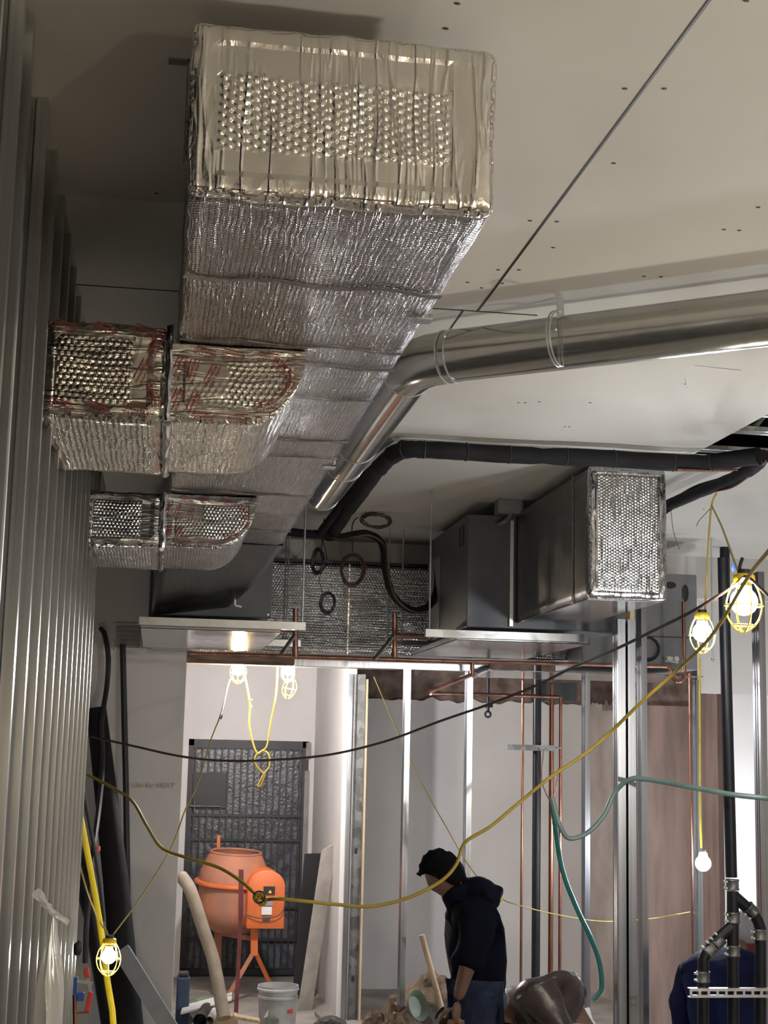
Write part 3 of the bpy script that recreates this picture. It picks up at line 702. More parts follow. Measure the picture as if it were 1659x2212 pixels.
# ================================================================== BLACK INSULATED LINES
def lump(k, am=.12): return lambda t: k*(1+am*noise.noise(Vector((t*38, k*90, 0))))
ZL = 3.45
run1 = [PZ(1640, 985, ZL), PZ(1500, 1000, ZL), PZ(1300, 990, ZL), PZ(1100, 982, ZL), PZ(930, 972, ZL), PZ(865, 975, ZL), PZ(820, 1010, ZL-.01), PZ(760, 1090, ZL-.02), PZ(722, 1145, ZL-.03)]
yk = run1[-1].y
run1 += [P(712, 1157, yk+.0), P(735, 1160, yk+.1), P(790, 1152, yk+.12), P(825, 1175, yk+.12), P(832, 1230, yk+.12), P(848, 1285, yk+.12), P(885, 1316, yk+.12), P(922, 1312, yk+.12), P(943, 1275, yk+.2), P(944, 1215, yk+.3)]
il = thing('insulated_pipe', 'bundle of black foam-insulated refrigerant pipes under the ceiling, looping down to the right air handler', 'insulated pipe', run1[0])
n1 = 9
def rad1(t): return (.041 if t < .50 else .022)*(1+.10*noise.noise(Vector((t*60, 2, 0)))-.16*max(0, 1-abs(((t*31) % 1)-.5)*14)*(t < .5))
mk('foam_sleeve', MB().tube(run1, rad1, 12, sm=8), M['rubber'], il)
sp = catmull(run1, 8)
for k in (6, 10, 15, 19, 24, 28, 33, 38, 43, 48, 53):
    mk('cable_tie', MB().torus(sp[k], sp[k+1]-sp[k-1], .041, .003, 20, 5), M['blackpl'], il)
off = Vector((0, -.02, -.040))
mk('copper_line', MB().tube([PZ(1590, 998, ZL)+off, PZ(1530, 1000, ZL)+off, PZ(1460, 998, ZL)+off], .006, 8, sm=4), M['copper'], il)
cl = [p+Vector((.014, -.02, -.014)) for p in run1[9:]]
mk('copper_line', MB().tube(cl, .0045, 8, sm=8), M['copperd'], il)
run2 = [PZ(870, 962, ZL+.03), PZ(800, 1020, ZL+.02), PZ(740, 1090, ZL), PZ(700, 1140, ZL-.04), P(690, 1153, yk), P(660, 1153, yk), P(620, 1148, yk)]
single('insulated_pipe', MB().tube(run2, lambda t: .026*(1+.08*noise.noise(Vector((t*50, 5, 0)))), 12, sm=8), M['rubber'], 'black insulated pipe beside the round duct, turning left to the left air handler', 'insulated pipe')
run3 = [PZ(1650, 985, ZL), PZ(1628, 1010, ZL-.02), PZ(1580, 1035, ZL-.03), PZ(1530, 1055, ZL-.03), PZ(1470, 1080, ZL-.03), PZ(1430, 1098, ZL-.03)]
i3 = thing('insulated_pipe', 'black insulated pipe with bright copper line slanting behind the bubble-foil duct end', 'insulated pipe', run3[0])
mk('foam_sleeve', MB().tube(run3, lump(.031), 12, sm=8), M['rubber'], i3)
mk('copper_line', MB().tube([p+Vector((.0, -.022, -.028))+Vector((0, 0, .012*math.sin(i*2.2))) for i, p in enumerate(run3)], .006, 8, sm=8), M['copper'], i3)
mk('copper_line', MB().tube([PZ(1560, 1033, ZL), PZ(1500, 1052, ZL), PZ(1450, 1082, ZL)], .007, 8, sm=6), M['rubber'], i3)

# threaded rods
RG = 'threaded hanger rods'
def rod(px, pyt, pyb, y, lab, ztop=None):
    b = P(px, pyb, y); a = P(px, pyt, y); z1 = ztop or a.z
    t = thing('threaded_rod', lab, 'hanger rod', (b.x, y, b.z), RG)
    mk('rod', MB().cyl((b.x, y, b.z), (b.x, y, z1), .0055, seg=8), M['galv'], t)
    mk('hex_nut', MB().cyl((b.x, y, b.z+.012), (b.x, y, b.z+.024), .011, seg=6), M['galv'], t, 20)
rod(652, 1120, 1360, 8.0, 'threaded rod just right of the left drain pan, in front of the wire coils', ZC)
rod(618, 1165, 1385, 9.42, 'threaded rod beside the left air handler, left of the coiled wires', ZC)
rod(612, 1185, 1385, 9.46, 'threaded rod immediately against the left air handler side', ZC)
rod(927, 1098, 1380, 7.93, 'nearest threaded rod at the left corner of the right air handler', ZC)
rod(867, 1165, 1395, 9.42, 'threaded rod passing behind the black pipe loop', ZC)
rod(837, 1180, 1395, 9.44, 'threaded rod left of the black pipe loop before the foil duct', ZC)
rod(1540, 1400, 1430, 9.2, 'short threaded rod near the copper trap', ZC)

# wire coils
def coil(c, ax, R_, r, n, sx, sy, m_, lab, tail):
    t = thing('wire_coil', lab, 'wire coil', c, 'coiled control wires hanging from the ceiling'); g = MB()
    for k in range(n): g.torus(Vector(c)+Vector([random.uniform(-.008, .008) for _ in range(3)]), Vector(ax)+Vector((random.uniform(-.12, .12), 0, random.uniform(-.12, .12))), R_*random.uniform(.9, 1.08), r, 26, 6, sx, sy, .003)
    mk('wire_loops', g, m_, t); mk('wire_tail', MB().tube(tail, r, 6, sm=6), m_, t)
yc = yk+.1
coil(P(762, 1232, yc), (0, 1, 0), .078, .0045, 9, .9, 1.2, M['wire'], 'biggest bundled brown wire coil hanging before the foil duct', [P(762, 1192, yc), P(762, 1130, yc), P(790, 1105, yc), P(793, 1060, yc)])
coil(P(687, 1213, yc), (.8, .7, 0), .055, .0042, 8, .8, 1.35, M['blackpl'], 'narrow black wire coil seen nearly edge-on', [P(694, 1188, yc), P(697, 1160, yc), P(700, 1120, yc)])
coil(P(708, 1302, yc), (.3, 1, 0), .055, .003, 8, .8, 1.1, M['blackpl'], 'lowest loose black wire coil with a trailing end', [P(745, 1342, yc), P(715, 1332, yc), P(690, 1310, yc), P(696, 1278, yc), P(690, 1250, yc), P(706, 1210, yc), P(697, 1165, yc)])
coil(P(812, 1125, yc-.2), (.2, .5, 1), .075, .004, 6, 1.2, .9, M['wire'], 'sprawling brown wire coil tied just under the black pipes', [P(790, 1120, yc-.2), P(796, 1090, yc-.2), P(798, 1065, yc-.2)])
for a, b, nm in (((672, 1168, yc), (620, 1225, 9.3), 'slanting left from the black pipe'), ((718, 1165, yc), (740, 1200, 9.3), 'slanting right under the black pipe'), ((705, 1210, yc), (718, 1222, 9.3), 'beside the edge-on coil')):
    single('hanger_wire', MB().cyl(P(*a), P(*b), .0015, seg=5), M['galvd'], 'thin steel hanger wire '+nm, 'wire', 'thin hanger wires')
for a, m_, b, nm in (((1449, 1100, 6.9), (1455, 1150, 6.9), (1468, 1187, 6.9), 'beside the bubble-foil duct end'), ((1535, 1098, 6.0), (1510, 1125, 6.0), (1505, 1137, 6.0), 'curling near the lamp cord hook')):
    single('hanger_wire', MB().tube([P(*a), P(*m_), P(*b)], .0016, 5, sm=5), M['wire'], 'thin dark wire dangling '+nm, 'wire', 'thin hanger wires')

# ================================================================== COPPER
def pipe(pts, r, m_, lab, cat='copper pipe', group=None, sm=0, name='copper_pipe', seg=12):
    return single(name, MB().tube(pts, r, seg, sm=sm), m_, lab, cat, group)
CG = 'copper pipes'
yc = 9.05
trap = [P(1440, 1440, yc), P(1448, 1447, yc), P(1452, 1462, yc), P(1463, 1472, yc), P(1475, 1467, yc), P(1479, 1452, yc), P(1478, 1430, yc)]
t = thing('copper_pipe', 'long horizontal copper line ending in a U-shaped trap below the hanging lamps', 'copper pipe', P(900, 1428, yc), CG)
mk('pipe', MB().tube([P(410, 1412, yc), P(700, 1420, yc), P(1000, 1429, yc), P(1430, 1439, yc)]+[trap[0]], .0115, 12), M['copperd'], t)
mk('trap_bend', MB().tube(trap+[P(1476, 1300, yc)], .0115, 12, sm=6), M['copper'], t)
def tee(pxc, pyt, pyb, pyh, pxh, y, lab, arm):
    t = thing('copper_tee', lab, 'copper fitting', P(pxc, pyb, y), 'copper tees at the drain pans')
    mk('riser', MB().cyl(P(pxc, pyb, y), P(pxc, pyt, y), .016).cyl(P(pxc, pyb+20, y), P(pxc, pyb, y), .020), M['copperd'], t)
    mk('side_arm', MB().cyl(P(pxc, pyh, y), P(pxh, pyh, y), .014), M['copperd'], t)
    mk('drain_arm', MB().cyl(P(pxc, pyb-30, y), P(*arm, y-.1), .012), M['galvd'], t)
tee(638, 1315, 1400, 1361, 608, 8.7, 'brown copper tee right of the left drain pan', (608, 1412))
tee(852, 1326, 1400, 1374, 925, 8.7, 'brown copper tee left of the right drain pan', (808, 1425))
t = thing('copper_tee', 'dropped copper elbow with a long slanting arm below the right drain pan', 'copper fitting', P(1020, 1440, yc), 'copper tees at the drain pans')
mk('drop', MB().cyl(P(1020, 1432, yc), P(1020, 1460, yc), .014), M['copperd'], t); mk('slanting_arm', MB().cyl(P(1018, 1458, yc), P(925, 1496, 8.6), .012), M['copper'], t)
mk('bright_sleeve', MB().cyl(P(1024, 1458, yc), P(1052, 1444, 9.2), .022), M['galvb'], t)
yv = 10.5
for px, r, pyt, nm in ((1122, .0095, 1470, 'thinnest vertical copper pipe left of the black stack'), (1186, .018, 1478, 'thickest vertical copper pipe right of the black stack'), (1206, .012, 1505, 'vertical copper pipe just right of the thickest one')):
    b = P(px+3, 2115, yv); pipe([(b.x, yv, 0), (b.x, yv, P(px, pyt, yv).z)], r, M['copper'], nm, group=CG)
pipe([P(930, 1498, 9.9), P(1060, 1501, 10.2), P(1206, 1506, 10.5)], .013, M['copperd'], 'horizontal copper pipe crossing behind the studs to the risers', group=CG)
yq = 9.9; b = P(1497, 2020, yq); pipe([(b.x, yq, 0), (P(1490, 1470, yq).x, yq, P(1490, 1300, yq).z)], .0095, M['copper'], 'lone vertical copper pipe left of the bare glowing bulb', group=CG)
b = P(1157, 2100, yv); pipe([(b.x, yv, 0), (b.x, yv, P(1157, 1468, yv).z+.4)], .030, M['blackp'], 'black vertical pipe between the copper risers', 'waste pipe', name='waste_pipe', seg=20)
t = thing('pipe_clamp', 'slotted steel strut clamping the black and copper risers', 'clamp', P(1150, 1614, yv-.04))
a, b = P(1097, 1614, yv-.05), P(1200, 1617, yv-.05)
mk('strut', MB().box(a.x, b.x, yv-.05, yv-.02, a.z-.02, a.z+.02), M['galvd'], t, 0)
for px in (1122, 1157, 1186, 1206): p = P(px, 1615, yv); mk('clamp_band', MB().torus((p.x, yv, p.z), (0, 0, 1), .035 if px == 1157 else .02, .005, 20, 6), M['galv'], t)
single('thin_cable', MB().tube([P(1174, 1620, yv-.1), P(1170, 1680, yv-.1), P(1180, 1715, yv-.1), P(1192, 1728, yv-.1), P(1203, 1690, yv-.1), P(1206, 1660, yv-.1)], .004, 6, sm=6), M['copperd'], 'thin brown cable looped at the copper risers', 'cable')
t = thing('valve', 'black hanging pipe hook above the far grey wall', 'pipe hanger', P(1054, 1550, 11.5)); mk('stem', MB().cyl(P(1054, 1465, 11.5)+Vector((0, 0, 1.2)), P(1054, 1535, 11.5), .012), M['blackp'], t)
mk('hook', MB().torus(P(1054, 1543, 11.5), (0, 1, 0), .022, .008).cyl(P(1045, 1525, 11.5), P(1064, 1525, 11.5), .012), M['blackp'], t)
t = single('duct_box', MB().box(P(1180, 1500, 11.9).x, P(1246, 1500, 11.9).x, 11.9, 12.4, P(1200, 1513, 11.9).z, P(1200, 1474, 11.9).z), M['black'], 'black box above the far wall behind the risers', 'box')

# ================================================================== FAR STUDS
SG2 = 'steel studs of the far partitions'
ypart = 9.25
ztr = P(900, 1436, ypart).z
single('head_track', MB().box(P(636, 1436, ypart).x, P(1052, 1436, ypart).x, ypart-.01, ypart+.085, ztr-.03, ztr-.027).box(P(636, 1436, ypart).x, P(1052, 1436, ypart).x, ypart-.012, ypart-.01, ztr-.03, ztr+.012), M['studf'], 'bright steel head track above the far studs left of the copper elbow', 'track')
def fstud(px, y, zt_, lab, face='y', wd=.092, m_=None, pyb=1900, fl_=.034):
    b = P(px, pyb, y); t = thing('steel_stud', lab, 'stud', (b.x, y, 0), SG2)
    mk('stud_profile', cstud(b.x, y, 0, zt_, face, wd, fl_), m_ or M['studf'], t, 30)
    return t
fstud(868, ypart, ztr, 'far steel stud behind the standing man, left of the nearer one at his head')
fstud(1005, ypart, ztr, 'far steel stud rising directly behind the standing man\'s head')
fstud(1264, ypart+.4, P(1264, 1464, ypart+.4).z, 'far steel stud beside the hanging teal hose')
fstud(1388, 8.4, 3.3, 'single steel stud just right of the double stud')
fstud(1508, 9.7, P(1508, 1500, 9.7).z+.1, 'bluish steel stud behind the bare glowing bulb')
t = fstud(1649, 7.2, P(1645, 1235, 7.2).z, 'steel stud at the right edge of the photo by the white lit wall')
b = P(1336, 1900, 7.45)
t = thing('double_stud', 'pair of bright steel studs back to back under the bubble-foil duct', 'stud', (b.x+.05, 7.45, 0))
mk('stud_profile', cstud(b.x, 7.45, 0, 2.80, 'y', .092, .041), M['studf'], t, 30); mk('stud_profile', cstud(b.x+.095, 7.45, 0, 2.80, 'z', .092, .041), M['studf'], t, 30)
g = MB().box(b.x+.115, b.x+.14, 7.6, 7.7, 0, 2.9); single('wood_post', g, M['wood'], 'rough wooden post behind the double steel stud', 'post')
# stud next to the alcove with punched web
yS = 12.0; b0, b1 = P(744, 2190, yS), P(760, 2190, yS)
t = thing('steel_stud', 'spotted weathered stud with punched holes beside the alcove', 'stud', (b1.x, yS, 0), SG2)
xw = P(758, 1900, yS).x; 
mk('web', MB().box(xw, xw+.075, yS+.002, yS+.006, 0, 2.7), M['galvd'], t, 0)
mk('flange', MB().box(xw-.002, xw+.002, yS-.03, yS+.006, 0, 2.7).box(xw+.073, xw+.077, yS-.03, yS+.006, 0, 2.7), M['galvd'], t, 0)
for py in (1838, 2114): p = P(764, py, yS); mk('punched_hole', MB().ico((xw+.035, yS+.001, p.z), .016, 2, (.8, .2, 1.7)), M['black'], t)
fstud(744, yS-.02, 2.7, 'bright clean stud against the spotted stud beside the alcove', 'y', .08, None, 1900, .03)
single('wood_strip', MB().box(xw+.08, xw+.1, yS-.02, yS+.08, 0, 2.66), M['wood'], 'thin wooden strip along the spotted stud', 'wood strip')

# ================================================================== RIGHT WASTE PIPES
yp = 6.9; rp = .0275
wp_ = thing('waste_stack', 'black waste pipe stack with wye fittings and steel couplings at the right', 'waste pipe', P(1583, 2212, yp))
ts, tb = P(1568, 1480, yp), P(1580, 1895, yp)
mk('vertical_pipe', MB().cyl(P(1562, 1205, yp), tb, rp, seg=24), M['blackp'], wp_)
mk('vertical_pipe', MB().cyl(P(1583, 1925, yp), P(1584, 2330, yp), rp*1.02, seg=24), M['blackp'], wp_)
mk('wye_arm', MB().tube([P(1585, 1935, yp), P(1605, 1953, yp), P(1628, 1975, yp), P(1641, 2000, yp), P(1643, 2040, yp), P(1643, 2330, yp)], rp, 20, sm=6), M['blackp'], wp_)
mk('wye_arm', MB().tube([P(1583, 2000, yp), P(1560, 2020, yp), P(1535, 2047, yp), P(1521, 2068, yp), P(1519, 2100, yp), P(1519, 2330, yp)], rp, 20, sm=6), M['blackp'], wp_)
def band(c, d, hh=.05):
    d = Vector(d).normalized(); o = mk('coupling', MB().lathe([(rp+.004, -hh/2), (rp+.006, -hh*.42), (rp+.003, -hh*.3), (rp+.003, hh*.3), (rp+.006, hh*.42), (rp+.004, hh/2)], c, d, 24), M['galvd'], wp_)
    sd = d.cross(Vector((0, 1, 0))).normalized()
    for k in (-.3, .3): mk('screw_clamp', MB().obox(c+d*hh*k+sd*(rp+.002), c+d*hh*k+sd*(rp+.016), .012, .010).cyl(c+d*hh*k+sd*(rp+.008)-Vector((0, .02, 0)), c+d*hh*k+sd*(rp+.008)+Vector((0, .01, 0)), .005), M['galv'], o)
up = Vector((0, 0, 1)); diag1 = (P(1600, 1950, yp)-P(1630, 1978, yp)); diag2 = P(1560, 2020, yp)-P(1535, 2047, yp)
band(P(1582, 1911, yp), up); band(P(1584, 1982, yp), up); band(P(1584, 2054, yp), up); band(P(1622, 1966, yp), diag1); band(P(1641, 2019, yp), up)
band(P(1551, 2034, yp), diag2); band(P(1533, 2052, yp), diag2); band(P(1519, 2110, yp), up)
ub = thing('slotted_bracket', 'slotted steel bracket holding the black waste pipes', 'bracket', P(1580, 2145, yp-.05))
a, b = P(1490, 2155, yp-.06), P(1720, 2155, yp-.06); zz = P(1560, 2145, yp-.06).z
g = MB()
x = a.x
while x < b.x:
    g.box(x, x+.012, yp-.062, yp-.058, zz-.018, zz+.018).box(x+.012, x+.043, yp-.062, yp-.058, zz+.008, zz+.018).box(x+.012, x+.043, yp-.062, yp-.058, zz-.018, zz-.008); x += .043
g.box(a.x, b.x, yp-.062, yp-.03, zz+.018, zz+.021).box(a.x, b.x, yp-.062, yp-.03, zz-.021, zz-.018); mk('channel', g, M['galv'], ub, 0)
# upper dark sleeve
single('pipe_sleeve', MB().cyl(P(1566, 1208, 9.6)+Vector((0, 0, .15)), P(1566, 1272, 9.6), .034, seg=20), M['blackp'], 'short black pipe sleeve under the ceiling above the near lamp', 'pipe')

# ================================================================== LAMPS
def bulb_mb(c, r, ax):
    prof = []
    for i in range(9):
        a_ = -PI/2+PI*i/10; prof.append((max(.001, r*math.cos(a_)), r*math.sin(a_)))
    prof += [(r*.52, r*1.15), (r*.45, r*1.35)]
    return MB().lathe(prof, c, ax, 14)
def cage_lamp(key, lab, scale=1., tilt=(0, 0, 1), lit=True, r=.030, cage=True):
    c, s, colr = BULBS[key] if lit else (key, 0, None)
    up_ = Vector(tilt).normalized()
    t = thing('string_lamp', lab, 'lamp', c, 'caged work lamps on a cord')
    m_ = emit_mat('lamp_glow_'+(key if lit else 'x'), colr, s) if lit else M['white']
    if lit or key is None: mk('bulb', bulb_mb(c, r*scale, up_), m_, t)
    top = Vector(c)+up_*.062*scale
    if lit: mk('socket', MB().cyl(Vector(c)+up_*.041*scale, Vector(c)+up_*.085*scale, .020*scale, .017*scale), M['blackpl'], t)
    if cage:
        a_ = Vector((1, 0, 0)) if abs(up_.x) < .9 else Vector((0, 1, 0)); u = up_.cross(a_).normalized(); v = up_.cross(u)
        g = MB()
        for k in range(8):
            an = 2*PI*k/8; dr = u*math.cos(an)+v*math.sin(an)
            pts = [Vector(c)+up_*h_*scale+dr*q*scale for h_, q in ((.058, .024), (.03, .040), (-.01, .050), (-.045, .042), (-.070, .022), (-.080, .004))]
            g.tube(pts, .0019*scale, 5, sm=3)
        for h_, q in ((.058, .024), (-.01, .050), (-.062, .030)): g.torus(Vector(c)+up_*h_*scale, up_, q*scale, .0019*scale, 24, 5)
        mk('wire_cage', g, M['ycage'], t)
        mk('cage_collar', MB().lathe([(.026*scale, .050*scale), (.029*scale, .056*scale), (.027*scale, .070*scale), (.021*scale, .074*scale)], c, up_, 20), M['ycage'], t)
    return t
cage_lamp('right_near', 'largest glowing yellow-caged lamp at the right, under the black socket', 1.25, r=.036, tilt=(.02, 0, 1))
cage_lamp('right_far', 'glowing yellow-caged lamp hanging left of and below the largest one', 1.15, r=.036, tilt=(.0, 0, 1))
cage_lamp('alcove_warm', 'warm orange-glowing caged lamp above the gate alcove', 1.15)
cage_lamp('alcove_white', 'white glowing caged lamp above the gate alcove with an empty cage hanging below', 1.0)
cage_lamp('left_low', 'low glowing caged lamp beside the yellow strap at bottom left', 1.15)
cage_lamp('bare', 'bare glowing bulb low at the right by the navy-shirted worker', .95, cage=False, r=.05)
cage_lamp('wall_side', 'work lamp beside the white wall, just outside the right of the photo', 1., cage=False)
cage_lamp('left_near', 'work lamp near the camera beside the left studs, outside the photo', 1.)
cage_lamp('fill_behind', 'added fill lamp behind the camera, out of view', 1., cage=False, r=.06)
cage_lamp('fill_right', 'added fill lamp right of the camera, out of view', 1., cage=False, r=.06)
ec = P(625, 1488, 10.6)
c = ec; up_ = Vector((.15, 0, 1)).normalized(); g = MB()
for k in range(6):
    an = 2*PI*k/6; dr = Vector((math.cos(an), math.sin(an), 0)); g.tube([c+up_*h_+dr*q for h_, q in ((.065, .03), (.02, .05), (-.03, .045), (-.07, .015))], .002, 5, sm=3)
for h_, q in ((.065, .03), (0, .05), (-.045, .038)): g.torus(c+up_*h_, up_, q, .002, 24, 5)
single('lamp_cage', g, M['ycage'], 'empty yellow lamp cage hanging below the white alcove lamp', 'lamp cage')

# ================================================================== CORDS AND HOSES
def cord(pts, r, m_, lab, cat='cord', name='power_cord', sm=8):
    return single(name, MB().tube([P(*p) for p in pts], r, 8, sm=sm), m_, lab, cat)
cord([(1690, 1150, 3.8), (1659, 1192, 3.9), (1615, 1248, 4.2), (1560, 1340, 4.6), (1517, 1396, 4.8), (1460, 1450, 5), (1380, 1522, 5.1), (1310, 1590, 5.2), (1250, 1638, 5.2), (1190, 1678, 5.2), (1120, 1735, 5.2), (1060, 1785, 5.2), (1005, 1820, 5.2), (985, 1868, 5.2), (950, 1905, 5.2), (880, 1940, 5.2), (800, 1958, 5.2), (720, 1953, 5.2), (610, 1942, 5.2), (565, 1940, 5.3), (520, 1903, 5.4), (470, 1873, 5.5), (400, 1852, 5.6), (350, 1832, 5.7), (318, 1785, 5.8), (285, 1730, 6), (240, 1700, 6.2), (190, 1674, 6.4)], .0062, M['ywire'], 'long sagging yellow power cord crossing in front of the standing man')
kn = thing('cord_knot', 'knotted yellow and black cord splice in front of the orange mixer', 'cord knot', P(562, 1940, 5.28))
mk('yellow_loops', MB().torus(P(562, 1940, 5.27), (0, 1, .3), .016, .005, 16, 6).torus(P(566, 1946, 5.26), (.3, 1, 0), .014, .005, 16, 6), M['ywire'], kn)
mk('black_loops', MB().torus(P(560, 1938, 5.25), (.2, 1, 0), .020, .003, 16, 6), M['blackpl'], kn)
cord([(1660, 1288, 4.5), (1640, 1268, 4.5), (1612, 1246, 4.5), (1590, 1262, 4.6), (1500, 1318, 4.8), (1400, 1368, 5.2), (1330, 1402, 5.5), (1240, 1440, 6), (1160, 1480, 6.3), (1060, 1520, 6.6), (950, 1558, 7), (830, 1602, 7.2), (700, 1632, 7.5), (560, 1643, 7.7), (460, 1642, 7.9), (380, 1632, 8), (290, 1612, 8.2), (192, 1590, 8.4)], .006, M['darkcord'], 'long dark cord sagging across the whole room above the gate')
cord([(1700, 1726, 6.6), (1659, 1724, 6.7), (1580, 1716, 6.8), (1480, 1698, 7.0), (1400, 1684, 7.2), (1360, 1684, 7.25), (1328, 1712, 7.3), (1305, 1760, 7.3), (1270, 1798, 7.3), (1230, 1811, 7.3), (1210, 1785, 7.3), (1198, 1745, 7.3), (1192, 1722, 7.3)], .0125, M['hoseg'], 'grey-green garden hose draped over the double stud', 'hose', 'hose')
cord([(1192, 1722, 7.4), (1200, 1790, 7.4), (1215, 1880, 7.4), (1245, 1960, 7.4), (1278, 2030, 7.4), (1295, 2080, 7.4), (1300, 2130, 7.4), (1290, 2150, 7.4), (1280, 2160, 7.4)], .0125, M['hoset'], 'dark teal hose hanging down to the crouching worker', 'hose', 'hose')
cord([(1505, 1190, 6), (1536, 1092, 6)], .004, M['galvd'], 'short grey tie holding the lamp cords', 'cord', sm=0) if False else None
cord([(1548, 1065, 6.0), (1537, 1092, 6.0), (1530, 1180, 6.02), (1523, 1320, 6.1)], .0045, M['ywire'], 'straight yellow cord dropping to the lamp left of the largest', sm=3)
cord([(1537, 1092, 6.0), (1560, 1140, 5.5), (1592, 1228, 4.8), (1605, 1245, 4.6)], .004, M['ywire'], 'yellow cord slanting from the ceiling hook to the largest lamp', sm=3)
cord([(1600, 1248, 4.6), (1598, 1225, 4.6), (1604, 1205, 4.6)], .006, M['blackpl'], 'black cord tail above the largest lamp socket', sm=3)
cord([(1511, 1420, 8.9), (1512, 1600, 8.9), (1512, 1760, 8.9), (1515, 1832, 8.9)], .006, M['ypaint'], 'yellow cord dropping straight to the bare bulb', sm=3)
cord([(600, 1430, 10.6), (596, 1500, 10.6), (585, 1560, 10.6), (577, 1610, 10.6), (566, 1622, 10.6), (553, 1632, 10.6), (552, 1650, 10.6), (566, 1668, 10.6), (572, 1672, 10.6), (563, 1697, 10.6), (558, 1696, 10.6), (570, 1672, 10.6), (582, 1655, 10.6), (580, 1630, 10.6), (568, 1622, 10.6), (556, 1628, 10.6), (545, 1600, 10.6), (538, 1560, 10.6), (540, 1525, 10.6), (535, 1490, 10.6), (530, 1465, 10.6)], .0065, M['ywire'], 'yellow cord tied in a dangling loop before the gate')
cord([(497, 1468, 10.3), (490, 1490, 9.8), (478, 1540, 8.8), (455, 1600, 8.6), (428, 1690, 8.4), (400, 1750, 8.2), (370, 1830, 8), (310, 1930, 7.7), (245, 2018, 7.4)], .004, M['ywire'], 'thin cord running from the warm alcove lamp down to the low left lamp')
cord([(170, 1862, 7.2), (190, 1930, 7.3), (215, 1990, 7.4), (232, 2016, 7.4), (225, 2035, 7.4), (215, 2050, 7.4)], .004, M['ywire'], 'thin cord from the left studs to the low left lamp')
cord([(808, 1462, 10), (850, 1560, 9.8), (905, 1680, 9.5), (960, 1780, 9.3), (1020, 1880, 9.1), (1080, 1938, 9), (1120, 1955, 9), (1200, 1975, 9.2), (1300, 1990, 9.4), (1400, 1985, 9.7), (1490, 1970, 9.9)], .0032, M['ywire'], 'thin yellow line from the beam past the man to the right wall')
single('blue_tape_tag', MB().ico(P(477, 1548, 8.78), .012, 1, (1, .4, 1.4)), M['blue'], 'small blue tape tag on the thin cord above the gate', 'tape tag')
single('orange_tape_tag', MB().ico(P(541, 1512, 10.58), .016, 1, (1.3, .4, .5)).ico(P(543, 1527, 10.58), .010, 1, (.8, .4, 1.3)), M['orange'], 'small orange tape tag on the yellow cord above the gate', 'tape tag')
single('blue_tape_tag', MB().ico(P(1584, 1225, 5.0), .008, 1, (1, .4, 2.6)), M['blue'], 'small blue tape tag above the largest lamp', 'tape tag')
tl = thing('metal_hook', 'dark metal clip glinting behind the standing man\'s back', 'clip', P(1065, 1928, 8.9)); mk('plate', fold(MB().ico(P(1062, 1925, 8.9), .045, 2, (1, .4, .7)), .02, 20), M['seam'], tl); mk('yellow_plug', MB().cyl(P(1062, 1938, 8.88), P(1085, 1945, 8.88), .008), M['ypaint'], tl)

# ================================================================== CEMENT MIXER
ym = 13.0
mx = thing('cement_mixer', 'orange cement mixer standing in front of the barred gate', 'cement mixer', (P(520, 1900, ym).x, ym, 0))
cm = P(503, 1940, ym); zr = P(503, 1840, ym).z; zring = P(503, 1905, ym).z; zb_ = P(503, 2000, ym).z
sc1 = ym/3200
drm = mk('drum', MB().lathe([(.06, zb_-cm.z-.06), (.16, zb_-cm.z-.04), (.26, zb_-cm.z+.05), (.290, zring-cm.z-.22), (.296, zring-cm.z), (.290, zring-cm.z+.10), (.215, zr-cm.z), (.205, zr-cm.z), (.275, zring-cm.z+.10), (.27, zring-cm.z-.2), (.05, zb_-cm.z-.02)], (cm.x, ym, cm.z), (0.03, -.06, 1), 48, cap=False), M['oranged'], mx, 40)
ax_ = Vector((.03, -.06, 1))
mk('drum_rim', MB().torus(Vector((cm.x, ym, cm.z))+ax_.normalized()*(zr-cm.z), ax_, .214, .010, 40, 8), M['oranged'], mx)
mk('gear_ring', MB().lathe([(.29, -.016), (.335, -.012), (.338, .0), (.335, .012), (.29, .018)], Vector((cm.x, ym, cm.z))+ax_.normalized()*(zring-cm.z), ax_, 48, cap=False), M['orange'], mx)
a, b = P(527, 2006, ym-.35), P(612, 1880, ym-.35); wx = (b.x-a.x)
pol = [(0, 0), (wx, 0)]+[(wx/2+wx/2*math.cos(PI*i/14), (b.z-a.z-wx*.42)+wx*.42*math.sin(PI*i/14)) for i in range(15)]
hs = mk('motor_housing', MB().prism(pol, (a.x+.02, ym-.36, a.z), (1, 0, 0), (0, 0, 1), (-.04, .26, .02)), M['orange'], mx, 40, .008)
zz = a.z; xm = P(580, 1950, ym-.37).x; yl = ym-.372
mk('switch_plate', MB().box(xm-.045, xm+.05, yl-.004, yl+.02, P(580, 1932, yl).z, P(580, 1915, yl).z), M['black'], hs, 0)
mk('warning_triangle', MB().prism([(-.016, 0), (.016, 0), (0, .026)], (xm+.01, yl-.006, P(580, 1929, yl).z), (1, 0, 0), (0, 0, 1), (0, .004, 0)), M['ypaint'], hs, 0)
mk('instruction_sticker', MB().box(xm-.055, xm+.035, yl-.003, yl+.02, P(580, 1956, yl).z, P(580, 1942, yl).z), M['galv'], hs, 0)
mk('instruction_sticker', MB().box(xm-.055, xm+.03, yl-.003, yl+.02, P(580, 1976, yl).z, P(580, 1959, yl).z), M['label'], hs, 0)
mk('rating_plate', MB().box(xm-.045, xm+.02, yl-.003, yl+.02, P(580, 1991, yl).z, P(580, 1981, yl).z), M['galvd'], hs, 0)
mk('power_lead', MB().tube([P(529, 1975, yl), P(560, 1983, yl-.03), P(595, 1980, yl-.03), P(612, 1966, yl-.02), P(616, 1945, yl)], .005, 6, sm=6), M['blackpl'], hs)
yl2 = ym-.22
p0 = P(549, 2060, yl2); fz = .02
